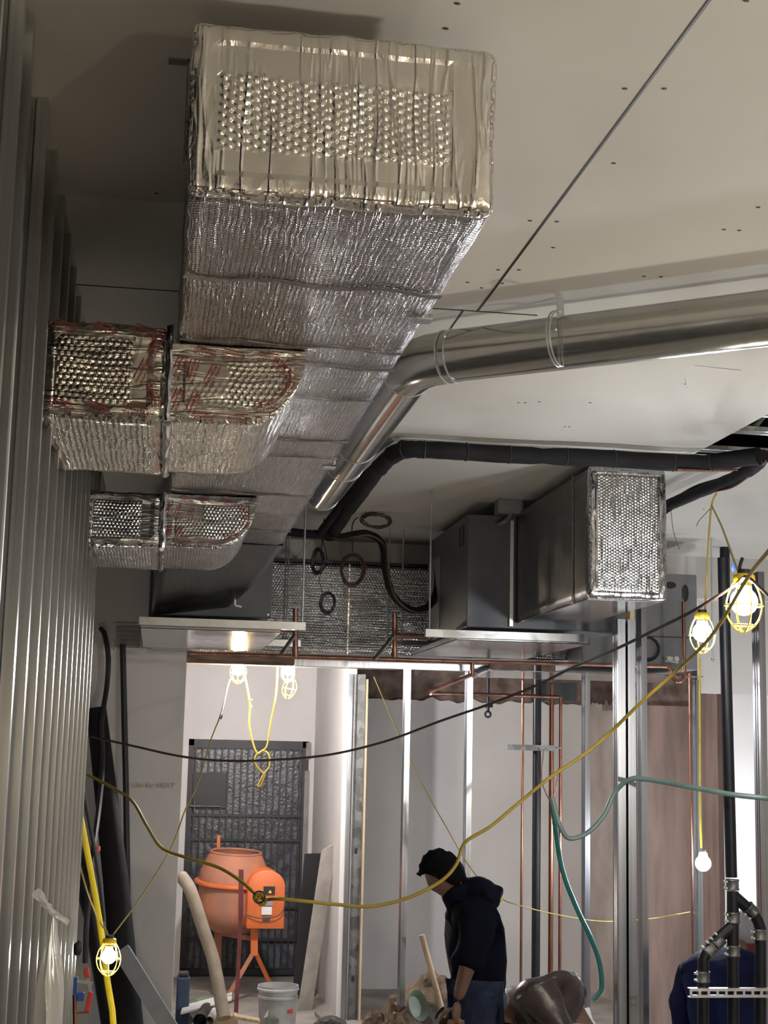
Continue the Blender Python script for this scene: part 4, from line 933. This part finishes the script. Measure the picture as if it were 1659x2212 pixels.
mk('leg', MB().obox(P(549, 2004, yl2), P(549, 2064, yl2), .06, .05, (0, 1, 0)), M['orange'], mx, 0, .004)
mk('leg', MB().obox(P(547, 2058, yl2), Vector((P(482, 2140, yl2).x, yl2-.05, 0)), .035, .04, (0, 1, 0)), M['oranged'], mx, 0, .004)
mk('leg', MB().obox(P(552, 2058, yl2), Vector((P(604, 2125, yl2).x, yl2+.25, 0)), .035, .04, (0, 1, 0)), M['orange'], mx, 0, .004)
mk('leg', MB().obox(P(472, 1965, ym+.2), Vector((P(470, 2110, ym+.2).x, ym+.2, 0)), .065, .05, (0, 1, 0)), M['oranged'], mx, 0, .004)
mk('cross_bar', MB().obox(P(475, 2015, ym), P(545, 2027, ym-.1), .04, .04, (0, 1, 0)), M['oranged'], mx, 0, .004)
mk('tilt_handle', MB().obox(P(472, 1860, ym+.25), P(472, 1804, ym+.25), .028, .02, (0, 1, 0)), M['orange'], mx, 0, .003)

# ================================================================== THINGS ON THE FLOOR
def fz_(px, y, z=0): return Vector((P(px, 2100, y).x, y, z))
# pail
def pail(c, lab, dirty):
    t = thing('bucket', lab, 'bucket', c, 'white plastic buckets')
    b = mk('pail', MB().lathe([(.126, 0), (.130, .02), (.142, .28), (.150, .285), (.150, .30), (.143, .305), (.146, .335), (.155, .34), (.155, .352), (.148, .36), (.150, .372), (.143, .372), (.138, .3), (.122, .02), (.02, .012)], c, (0, 0, 1), 40, cap=False), dirty, t, 30)
    return t
cb = fz_(602, 11.3)
t = pail(cb, 'dusty white bucket with a red label in front of the mixer', mat('dusty_white_plastic', (.50, .50, .48), .6, dark=(.30, .31, .30), nscale=5))
mk('red_label', MB().prism([(-.02, 0), (.02, 0), (.02, .03), (-.02, .03)], cb+Vector((.085, -.121, .19)), (.8, .6, 0), (0, 0, 1), (.002, -.003, 0)), M['redp'], t, 0)
mk('green_print', MB().prism([(-.05, 0), (.0, 0), (.0, .03), (.03, .03), (.03, .06), (-.05, .06)], cb+Vector((-.03, -.150, .10)), (1, 0, 0), (0, 0, 1), (0, .01, 0)), M['green'], t, 0)
mk('torn_paper', MB().prism([(0, 0), (.03, .01), (.035, .06)], cb+Vector((-.11, -.115, .16)), (1, -.3, 0), (0, 0, 1), (0, -.002, 0)), M['label'], t, 0)
pail(Vector((P(229, 2203, 9.3).x, 9.3, 0)), 'clean white bucket rim at the bottom left edge', M['white'])
# board right of the mixer leaning on the alcove side
single('leaning_board', MB().prism([(0, 0), (.13, 0), (.13, 1.28), (.09, 1.31), (0, 1.27)], (P(640, 2170, 12.5).x, 12.4, 0), (.8, .35, 0), (.13, .04, 1), (.02, .0, 0)), M['board'], 'plaster-dusted narrow board leaning in the alcove right of the mixer', 'board')
single('leaning_board', MB().prism([(0, 0), (.22, 0), (.22, 1.20), (0, 1.20)], (P(658, 2170, 13).x-.11, 13.0, 0), (.8, .3, 0), (.06, .02, 1), (.02, .0, 0)), M['black'], 'black board behind the pale one in the alcove', 'board')
# cardboard tube left of the mixer
single('cardboard_tube', MB().tube([P(392, 1893, 10.9), P(412, 1925, 10.8), P(440, 2010, 10.7), P(462, 2080, 10.6), P(484, 2200, 10.4)], .045, 16, sm=5), M['tube'], 'bent pale cardboard tube leaning between the pier and the mixer', 'tube')
single('steel_prop', MB().obox(fz_(512, 10.9), P(520, 1980, 10.9), .028, .028, (0, 1, 0)).obox(P(520, 1985, 10.9), P(521, 1878, 10.9), .034, .034, (0, 1, 0)), M['rust'], 'maroon steel prop standing before the mixer', 'prop')
single('cardboard_box', MB().prism([(0, 0), (.16, .0), (.17, .15), (-.02, .16)], P(460, 2212, 10.6)+Vector((0, 0, -.1)), (1, 0, 0), (0, 0, 1), (0, .15, 0)), M['card'], 'small open cardboard box at the foot of the leaning tube', 'box')
cc = fz_(395, 10.9)
t = thing('storage_case', 'navy blue upright case beside the pier', 'case', cc)
a, b = P(380, 2190, 10.9), P(411, 2112, 10.9)
mk('body', MB().box(a.x, b.x, 10.9, 11.05, 0, b.z), M['navybox'], t, 0, .01); mk('lid', MB().box(a.x+.01, b.x-.01, 10.91, 11.04, b.z, b.z+.03), M['black'], t, 0, .008)
# scrap heap on the left
hp = [('rolled_bag', 'crumpled black plastic sheet on the floor left of the mixer', 'plastic sheet', 430, 11.2, (.20, .16, .10), .11, 'blackpl'), ('rag_bundle', 'green and white rag bundle beside the navy case', 'rags', 435, 11.9, (.16, .12, .10), .30, 'green'),
      ('plaster_lump', 'pale plaster lump beside the cardboard box', 'rubble', 512, 10.7, (.07, .06, .05), .06, 'paper'), ('plaster_lump', 'grey rubble at the foot of the spotted stud', 'rubble', 718, 11.6, (.12, .1, .05), .04, 'galvd')]
for i, (nm, lab, cat, px, y, s_, z, m_) in enumerate(hp):
    c = fz_(px, y, z*.5); single(nm, fold(MB().ico((c.x, c.y, s_[2]*.8), 1, 3, s_, .5, i*3), .02, 9, i), M[m_], lab, cat)
single('white_sheet', MB().prism([(0, 0), (.35, .08), (.35, .09), (0, .012)], P(390, 2192, 10.7), (1, .2, 0), (0, 0, 1), (.02, .3, 0)), M['white'], 'tilted white sheet lying on the scrap beside the navy case', 'sheet')
for k, (px, y, r) in enumerate(((432, 10.4, .045), (452, 10.45, .03))):
    c = P(px, 2205, y); g = MB().lathe([(r, 0), (r, .4), (r*.82, .4), (r*.82, 0)], c, (.15, 1, .02), 20, cap=False)
    single('pipe_offcut', g, M['white'] if k else M['blackpl'], ['black pipe offcut, open end towards the camera, at bottom left', 'white pipe offcut beside the black offcut'][k], 'pipe offcut')
single('wood_scrap', MB().obox(P(505, 2195, 10.3), P(560, 2205, 10.3), .12, .02), M['wood'], 'yellowish wood scrap in front of the bucket', 'wood scrap')
single('wood_scrap', MB().obox(fz_(690, 12.2)+Vector((0, 0, .02)), fz_(722, 11.6)+Vector((0, 0, .02)), .06, .03), M['board'], 'short board scrap by the alcove corner', 'wood scrap')
# black pipes and cables leaning on the pier
single('leaning_pipe', MB().tube([fz_(300, 9.58)+Vector((0, 0, .06)), P(250, 1900, 9.78), P(208, 1532, 10.0)], lambda t: .095-.03*t, 24), M['rubber'], 'thickest black pipe leaning against the pier', 'pipe')
single('leaning_pipe', MB().tube([fz_(268, 9.72)+Vector((0, 0, .05)), P(200, 1980, 9.85), P(150, 1800, 9.95)], .055, 20), M['blackp'], 'black pipe leaning behind the yellow strap and low lamp', 'pipe')
single('downspout', MB().obox(fz_(470, 9.2)+Vector((0, 0, .05)), P(262, 2052, 9.45), .10, .07, (0, 1, 0)), M['ahul'], 'grey downspout leaning steeply to the left at the pier foot', 'downspout')
single('standing_conduit', MB().tube([(P(287, 2212, 9.9).x, 9.9, .01), P(272, 1700, 10.0), P(265, 1392, 10.06)], .020, 12), M['blackpl'], 'straight black conduit standing against the pier', 'conduit')
single('black_cable', MB().tube([P(218, 1358, 10.08), P(226, 1372, 10.02), P(234, 1420, 10.0), P(231, 1480, 10.0), P(220, 1560, 9.9), P(222, 1640, 9.85), P(214, 1740, 9.7), P(200, 1850, 9.4), P(188, 1980, 9.2), P(184, 2080, 9.2)], .017, 10, sm=6), M['blackpl'], 'wavy black cable dropping from the hole in the pier', 'cable')
single('black_cable', MB().tube([P(178, 1700, 8.8), P(196, 1790, 8.8), P(215, 1900, 8.8), P(225, 1990, 8.8)], .012, 10, sm=5), M['blackpl'], 'shorter black cable beside the yellow strap', 'cable')
single('red_tape_band', MB().cyl(P(209, 1828, 9.4), P(209, 1838, 9.4), .022, seg=12), M['redp'], 'red tape band around the wavy black cable', 'tape')
single('yellow_strap', MB().tube([P(160, 1690, 8.6), P(190, 1850, 8.6), P(215, 1990, 8.5), P(232, 2120, 8.4), P(246, 2230, 8.3), Vector((P(256, 2212, 8.2).x, 8.2, .02))], .017, 8, sm=3), M['ypaint'], 'bright yellow strap hanging behind the low lamp', 'strap')
# plastic bag tied to stud
bag = thing('plastic_bag', 'clear plastic bag knotted to the left studs near the bottom', 'plastic bag', P(112, 2080, 3.9))
bc = P(114, 1995, 3.85)
prof = [(.004, .02), (.012, 0), (.016, -.03), (.030, -.09), (.040, -.16), (.042, -.24), (.036, -.32), (.03, -.36), (.01, -.38)]
g = MB().lathe(prof, bc, (0, 0, 1), 24, cap=False); g2 = MB(); g2.f = g.f
for v in g.v:
    an = math.atan2(v.y-bc.y, v.x-bc.x); k = 1+.16*math.sin(an*7+v.z*9)+.12*noise.noise(v*25); g2.v.append(Vector((bc.x+(v.x-bc.x)*k*.8, bc.y+(v.y-bc.y)*k, v.z)))
mk('bag_body', g2, M['film'], bag, 60)
mk('knot', fold(MB().tube([P(80, 1930, 3.75), P(100, 1955, 3.82), P(115, 1972, 3.85), P(128, 1980, 3.85), P(146, 1995, 3.85)], lambda t: .011*(1-.5*t), 8, sm=5), .005, 60), M['film'], bag)
# clamps
kl = thing('bar_clamp', 'red and blue bar clamp hooked on the left studs at the bottom', 'clamp', P(180, 2160, 6.1))
yk2 = 6.1
mk('blue_jaw', MB().box(P(157, 2150, yk2).x, P(166, 2150, yk2).x, yk2, yk2+.03, P(160, 2152, yk2).z, P(160, 2112, yk2).z).box(P(166, 2150, yk2).x, P(182, 2150, yk2).x, yk2, yk2+.03, P(160, 2163, yk2).z, P(160, 2145, yk2).z), M['blue'], kl, 0, .002)
mk('red_handle', MB().obox(P(186, 2092, yk2), P(190, 2112, yk2), .02, .02, (0, 1, 0)).obox(P(196, 2143, yk2), P(188, 2185, yk2), .018, .02, (0, 1, 0)), M['redp'], kl, 0, .003)
mk('steel_bar', MB().obox(P(166, 2120, yk2), P(200, 2124, yk2), .01, .008, (0, 1, 0)).obox(P(190, 2112, yk2), P(196, 2143, yk2), .01, .008, (0, 1, 0)), M['galv'], kl, 0)
mk('screw_spindle', MB().cyl(P(161, 2150, yk2), P(162, 2212, yk2), .008), M['copper'], kl)
mk('cross_handle', MB().obox(P(156, 2188, yk2), P(192, 2186, yk2), .008, .01, (0, 1, 0)), M['copper'], kl, 0)
single('dark_tool', MB().ico(P(168, 2048, 6.4), .022, 2, (.9, .6, 1.4), .3), M['blackpl'], 'dark rounded tool grip hanging on the left studs above the clamp', 'tool')

# dirt pile and shovel
pc = fz_(905, 9.6); 
def pile(c, rx, ry, h, seed, n=46):
    vs, fs = [], []
    for i in range(n+1):
        for j in range(n+1):
            u, v = i/n*2-1, j/n*2-1; d = math.hypot(u, v); z = h*max(0, 1-d)**.8
            nz = noise.fractal(Vector((u*3.2+seed, v*3.2, seed)), 1, 2.2, 5)
            z = max(0, z+(nz*.11+.05*abs(noise.noise(Vector((u*9, v*9, seed)))))*h*1.6*min(1, max(0, 1.02-d)*3))
            vs.append((c.x+u*rx, c.y+v*ry, z))
    for i in range(n):
        for j in range(n): a = i*(n+1)+j; fs.append((a, a+n+1, a+n+2, a+1))
    return MB().add(vs, fs)
zpk = P(930, 2092, 9.6).z*1.0
g = pile(fz_(928, 9.6), .62, .6, zpk, 3.1); g.add(*(lambda q: (q.v, q.f))(pile(fz_(852, 9.3), .45, .45, P(860, 2160, 9.3).z*1.0, 8.3)))
single('dirt_pile', g, M['dirt'], 'brown heap of dug earth left of the standing man', 'dirt pile', kind='stuff', smooth=20)
sh = thing('shovel', 'shovel with pale wooden handle stuck in the dirt heap', 'shovel', P(952, 2170, 9.0))
mk('handle', MB().tube([P(911, 2020, 9.0), P(953, 2175, 9.0)], .017, 14), M['wood'], sh)
mk('blade', MB().prism([(-.1, 0), (.1, 0), (.08, -.25), (0, -.32), (-.08, -.25)], P(953, 2175, 9.0), (1, 0, 0), (.25, 0, 1), (0, .004, 0)), M['galvd'], sh)
gp_ = P(903, 2172, 8.9)
t = thing('green_bowl', 'faded green round pan lying against the dirt heap', 'pan', gp_)
mk('dish', MB().lathe([(.001, .03), (.06, .027), (.085, .0), (.09, -.004), (.087, .006), (.06, .033), (.001, .036)], gp_, (-.7, .75, -.35), 32, cap=False), M['green'], t)

# ================================================================== PEOPLE
def head_mb(c, face, up, r=.098):
    "a head with brow, nose, chin and ears; face = where it looks"
    f = Vector(face).normalized(); u = (Vector(up)-f*Vector(up).dot(f)).normalized(); s = f.cross(u)
    mb = MB()
    def at(a, b, c_): return Vector(c)+f*a*r+u*b*r+s*c_*r
    base = MB().ico((0, 0, 0), 1, 4)
    for v in base.v:
        x, y, z = v  # x fwd, y side, z up
        w_ = .78; h = 1.16; k = 1.0
        fx = x*1.0; sy = y*w_; uz = z*h
        if z < 0: sy *= 1-.28*(-z)**1.5; 
        if x > 0 and z < 0: fx = x*(1-.05*z*-1)
        if x < 0 and z < -.3: fx *= .8
        if x > .5: fx = .5+(fx-.5)*.72
        nose_ = math.exp(-((y/.14)**2+((z+.12)/.22)**2))*.16 if x > 0 else 0
        brow = math.exp(-((y/.45)**2+((z-.18)/.10)**2))*.05 if x > 0 else 0
        eye = (math.exp(-(((abs(y)-.32)/.14)**2+((z-.04)/.10)**2)))*.07 if x > 0 else 0
        mouth = math.exp(-((y/.25)**2+((z+.52)/.07)**2))*.03 if x > 0 else 0
        chin = math.exp(-((y/.3)**2+((z+.85)/.18)**2))*.12 if x > 0 else 0
        fx += nose_+brow-eye+mouth+chin
        mb.v.append(at(fx, uz, sy))
    mb.f = base.f
    for sg in (-1, 1): mb.ico(at(-.05, -.02, sg*.80), r*.17, 2)
    mb2 = MB().add(mb.v, mb.f); return mb2
def hand(w_, fdir, palm_side, spread, r=.0095, curl=.5, L=.085):
    "five separate fingers rooted in a palm; returns (verts, edges) chains as list of skins"
    f = Vector(fdir).normalized(); s = Vector(spread).normalized(); n = Vector(palm_side).normalized()
    out = MB()
    pal = skin([(w_, (.024, .018)), (w_+f*.045, (.036, .015)), (w_+f*.085, (.038, .013))], [(0, 1), (1, 2)], 0, 1); out.add(pal.v, pal.f)
    for k, (o, ln) in enumerate(((-.028, .066), (-.010, .078), (.010, .073), (.028, .056))):
        b = w_+f*.075+s*o; p1 = w_+f*.100+s*o*1.15; p2 = p1+(f*math.cos(curl)+n*math.sin(curl))*ln*.45; p3 = p2+(f*math.cos(curl*2.1)+n*math.sin(curl*2.1))*ln*.4
        q = skin([(b, r*1.1), (p1, r), (p2, r*.95), (p3, r*.8)], [(0, 1), (1, 2), (2, 3)], 0, 1); out.add(q.v, q.f)
    t0 = w_+f*.03-s*.025; t1 = t0-s*.028+f*.025+n*.012; t2 = t1-s*.006+f*.03+n*.012
    q = skin([(t0, r*1.3), (t1, r*1.15), (t2, r*.9)], [(0, 1), (1, 2)], 0, 1); out.add(q.v, q.f)
    return out
# --- standing man
yp1 = 6.75
def Q(px, py, dy=0): return P(px, py, yp1+dy)
root = Vector((Q(1040, 2150).x, yp1, 0))
pr = thing('person', 'standing man in a black-navy hoodie and blue jeans, head bowed, facing left', 'person', root)
pel = Q(1035, 2150); wst = Q(1030, 2090); chs = Q(1022, 2010); nk0 = Q(1003, 1950); nk1 = Q(985, 1925); hd = Q(958, 1890)
# legs
hipL, hipR = Q(1028, 2172, -.10), Q(1048, 2172, .10)
kneeL = Vector((root.x-.06, yp1-.11, .50)); kneeR = Vector((root.x+.06, yp1+.11, .50))
ankL = Vector((root.x-.03, yp1-.12, .09)); ankR = Vector((root.x+.16, yp1+.12, .09)); toeL = ankL+Vector((-.15, 0, -.05)); toeR = ankR+Vector((-.15, 0, -.05))
shL, shR = Q(1035, 1972, -.19), Q(1030, 1972, .19)
elL, elR = Q(1012, 2080, -.25), Q(1010, 2085, .25)
wrL, wrR = Q(988, 2162, -.24), Q(975, 2160, .20)
body = [(pel, .10), (wst, .10), (chs, .12), (nk0, .075), (nk1, .058), (Q(970, 1905), .055), (hipL, .07), (kneeL, .058), (ankL, .04), (toeL, .032), (hipR, .07), (kneeR, .058), (ankR, .04), (toeR, .032), (shL, .058), (elL, .043), (wrL, .027), (shR, .058), (elR, .043), (wrR, .027)]
edg = [(0, 1), (1, 2), (2, 3), (3, 4), (4, 5), (0, 6), (6, 7), (7, 8), (8, 9), (0, 10), (10, 11), (11, 12), (12, 13), (2, 14), (14, 15), (15, 16), (2, 17), (17, 18), (18, 19)]
fdir = Vector((-.80, -.08, -.60)); updir = Vector((-.55, 0, .85))
ex = head_mb(hd, fdir, updir, .090)
hh = hand(wrL, (-.05, .05, -1), (-.2, 1, 0), (1, 0, 0), curl=.55); ex.add(hh.v, hh.f)
hh = hand(wrR, (-.2, -.05, -1), (-.2, -1, 0), (1, 0, 0), curl=.55); ex.add(hh.v, hh.f)
mk('body', skin(body, edg, 0, 1, ex, .0065), M['skin'], pr, 80)
hoodie = skin([(pel+Vector((0, 0, -.04)), (.15, .14)), (wst, (.158, .15)), (chs, (.185, .165)), (nk0+Vector((.01, 0, 0)), (.115, .10)), (nk1+Vector((.008, 0, -.01)), .082), (shL, .082), (elL, .070), (elL.lerp(wrL, .22), .060), (shR, .082), (elR, .07), (elR.lerp(wrR, .22), .06), (Q(1040, 1930), .075)],
              [(0, 1), (1, 2), (2, 3), (3, 4), (2, 5), (5, 6), (6, 7), (2, 8), (8, 9), (9, 10), (3, 11)], 0, 2)
mk('hoodie', fold(fold(hoodie, .030, 6, 1), .014, 15, 3), M['navy'], pr, 80)
hd_ = MB().ico(Q(1030, 1932), .10, 4, (1.15, 1.05, .85), .1, 3).ico(Q(995, 1938), .085, 3, (1.05, 1.1, .9)); mk('hood', fold(hd_, .018, 13), M['navy'], pr, 80)
jn = skin([(pel, (.125, .125)), (hipL, .095), (kneeL, .08), (ankL, .07), (hipR, .095), (kneeR, .08), (ankR, .07)], [(0, 1), (1, 2), (2, 3), (0, 4), (4, 5), (5, 6)], 0, 2)
mk('jeans', fold(jn, .012, 12, 5), M['jeans'], pr, 80)
for a_, b_ in ((ankL, toeL), (ankR, toeR)):
    mk('shoe', skin([(a_+Vector((.04, 0, -.04)), .045), (a_+Vector((-.06, 0, -.045)), .042), (b_+Vector((-.03, 0, -.005)), .032)], [(0, 1), (1, 2)], 0, 2), M['shoe'], pr)
hr = MB(); base = MB().ico((0, 0, 0), 1, 4); f_ = fdir.normalized(); u_ = (updir-f_*updir.dot(f_)).normalized(); s_ = f_.cross(u_)
for v in base.v:
    k = 1+.07*noise.noise(v*5)+.06*noise.noise(v*14); x, y, z = v
    low = (-.45 if x < .0 else -.45+1.0*min(1, x/.7))+.12*noise.noise(v*9)
    zz_ = max(z, low-.25*max(0, -x)); hr.v.append(hd+(f_*(x*1.0+(.08 if z > .3 and x > .3 else 0))+u_*(zz_*1.27+.02)+s_*y*.90)*.096*k)
hr.f = base.f; mk('hair', hr, M['hair'], pr, 80)

# --- crouching worker
yp2 = 7.3
def Q2(px, py, dy=0): return P(px, py, yp2+dy)
pc_ = Q2(1262, 2232); r2 = Vector((pc_.x, yp2, 0))
p2 = thing('person', 'crouching person in a dark brown leather jacket and white trousers, bent forward', 'person', r2)
ch2 = Q2(1150, 2145); nk2 = Q2(1100, 2180); hd2 = Q2(1085, 2250); ml = Q2(1205, 2158)
sL, sR = Q2(1165, 2150, -.19), Q2(1140, 2170, .17); eL, eR = Q2(1220, 2215, -.24), Q2(1130, 2300, .22); wL, wR = Vector((Q2(1130, 2200).x, yp2-.2, .30)), Vector((Q2(1090, 2200).x, yp2+.2, .30))
kL, kR = Vector((pc_.x-.30, yp2-.17, .34)), Vector((pc_.x-.30, yp2+.17, .34)); aL, aR = Vector((pc_.x+.02, yp2-.16, .09)), Vector((pc_.x+.02, yp2+.16, .09))
pl2 = Vector((pc_.x, yp2, pc_.z))
bd = [(pl2, .09), (ml, .11), (ch2, .12), (nk2, .06), (hd2, .05), (pl2+Vector((0, -.1, -.03)), .07), (kL, .065), (aL, .045), (aL+Vector((-.16, 0, -.05)), .034), (pl2+Vector((0, .1, -.03)), .07), (kR, .065), (aR, .045), (aR+Vector((-.16, 0, -.05)), .034), (sL, .06), (eL, .045), (wL, .03), (sR, .06), (eR, .045), (wR, .03)]
ed = [(0, 1), (1, 2), (2, 3), (3, 4), (0, 5), (5, 6), (6, 7), (7, 8), (0, 9), (9, 10), (10, 11), (11, 12), (2, 13), (13, 14), (14, 15), (2, 16), (16, 17), (17, 18)]
ex = head_mb(hd2, (-.5, 0, -.9), (-.9, 0, .3), .098)
for q in (wL, wR):
    hh = hand(q, (-.6, 0, -.7), (-.5, 0, -.3), (0, 1, 0)); ex.add(hh.v, hh.f)
mk('body', skin(bd, ed, 0, 1, ex, .009), M['skin'], p2, 80)
jk = skin([(pl2+Vector((-.10, 0, .03)), (.15, .16)), (ml, (.185, .17)), (ch2, (.185, .175)), (nk2, .09), (sL, .105), (eL, .075), (wL, .055), (sR, .10), (eR, .075), (wR, .055)], [(0, 1), (1, 2), (2, 3), (2, 4), (4, 5), (5, 6), (2, 7), (7, 8), (8, 9)], 0, 2)
mk('leather_jacket', fold(fold(jk, .025, 7, 2), .012, 18, 4), M['leather'], p2, 80)
tr_ = skin([(Q2(1278, 2222), (.155, .17)), (pl2+Vector((0, -.1, -.05)), .125), (kL, .09), (aL, .07), (pl2+Vector((0, .1, -.05)), .125), (kR, .09), (aR, .07)], [(0, 1), (1, 2), (2, 3), (0, 4), (4, 5), (5, 6)], 0, 2)
mk('trousers', fold(tr_, .014, 12, 4), M['wpant'], p2, 80)
for a_ in (aL, aR): mk('shoe', skin([(a_+Vector((.04, 0, -.04)), .046), (a_+Vector((-.18, 0, -.05)), .036)], [(0, 1)], 0, 2), M['shoe'], p2)
mk('hair', MB().ico(hd2+Vector((-.02, 0, .01)), .108, 3, (1, .9, 1), .1), M['hair'], p2)

# --- worker at the right behind the waste pipes
yp3 = 7.9
def Q3(px, py, dy=0): return P(px, py, yp3+dy)
pc3 = Q3(1560, 2290); p3 = thing('person', 'worker in a navy sweatshirt seen from behind, bent over behind the black pipes', 'person', Vector((pc3.x, yp3, 0)))
pl3 = Vector((pc3.x, yp3, pc3.z)); ml3 = Q3(1560, 2190, .05); ch3 = Q3(1562, 2110, .18); nk3 = Q3(1590, 2055, .32); hd3 = Q3(1608, 2018, .40)
sL, sR = Q3(1492, 2105, .18), Q3(1640, 2105, .22); eL, eR = Q3(1472, 2190, .22), Q3(1668, 2200, .25); wL, wR = Q3(1488, 2270, .42), Q3(1640, 2280, .45)
kL, kR = Vector((pc3.x-.14, yp3+.12, .45)), Vector((pc3.x+.14, yp3+.12, .45)); aL, aR = Vector((pc3.x-.15, yp3-.05, .09)), Vector((pc3.x+.15, yp3-.05, .09))
bd = [(pl3, .13), (ml3, .13), (ch3, .14), (nk3, .065), (hd3, .05), (pl3+Vector((-.09, 0, -.06)), .09), (kL, .06), (aL, .042), (aL+Vector((0, .16, -.05)), .034), (pl3+Vector((.09, 0, -.06)), .09), (kR, .06), (aR, .042), (aR+Vector((0, .16, -.05)), .034), (sL, .06), (eL, .045), (wL, .03), (sR, .06), (eR, .045), (wR, .03)]
ex = head_mb(hd3, (0.1, 1, -.5), (.1, .5, 1), .098)
for q in (wL, wR):
    hh = hand(q, (0, .6, -.8), (0, -.3, -.3), (1, 0, 0)); ex.add(hh.v, hh.f)
mk('body', skin(bd, ed, 0, 1, ex, .009), M['skin'], p3, 80)
sw = skin([(pl3+Vector((0, 0, .02)), (.19, .16)), (ml3, (.185, .16)), (ch3, (.20, .16)), (nk3, (.12, .10)), (sL, .105), (eL, .082), (wL, .05), (sR, .105), (eR, .082), (wR, .05)], [(0, 1), (1, 2), (2, 3), (2, 4), (4, 5), (5, 6), (2, 7), (7, 8), (8, 9)], 0, 2)
mk('sweatshirt', fold(fold(sw, .02, 7, 9), .008, 18, 4), M['navy2'], p3, 80)
tr_ = skin([(pl3, (.16, .14)), (pl3+Vector((-.09, 0, -.06)), .11), (kL, .085), (aL, .07), (pl3+Vector((.09, 0, -.06)), .11), (kR, .085), (aR, .07)], [(0, 1), (1, 2), (2, 3), (0, 4), (4, 5), (5, 6)], 0, 2)
mk('trousers', fold(tr_, .012, 12, 4), M['navybox'], p3, 80)
for a_ in (aL, aR): mk('shoe', skin([(a_+Vector((0, -.05, -.04)), .046), (a_+Vector((0, .18, -.05)), .036)], [(0, 1)], 0, 2), M['shoe'], p3)
mk('grey_cap', MB().ico(hd3+Vector((0, -.01, .03)), .112, 3, (.95, 1, 1)), M['capg'], p3)
mk('maroon_collar', fold(MB().ico(hd3+Vector((0, -.01, -.07)), .10, 3, (1, 1, .8)), .01, 15), M['capr'], p3)
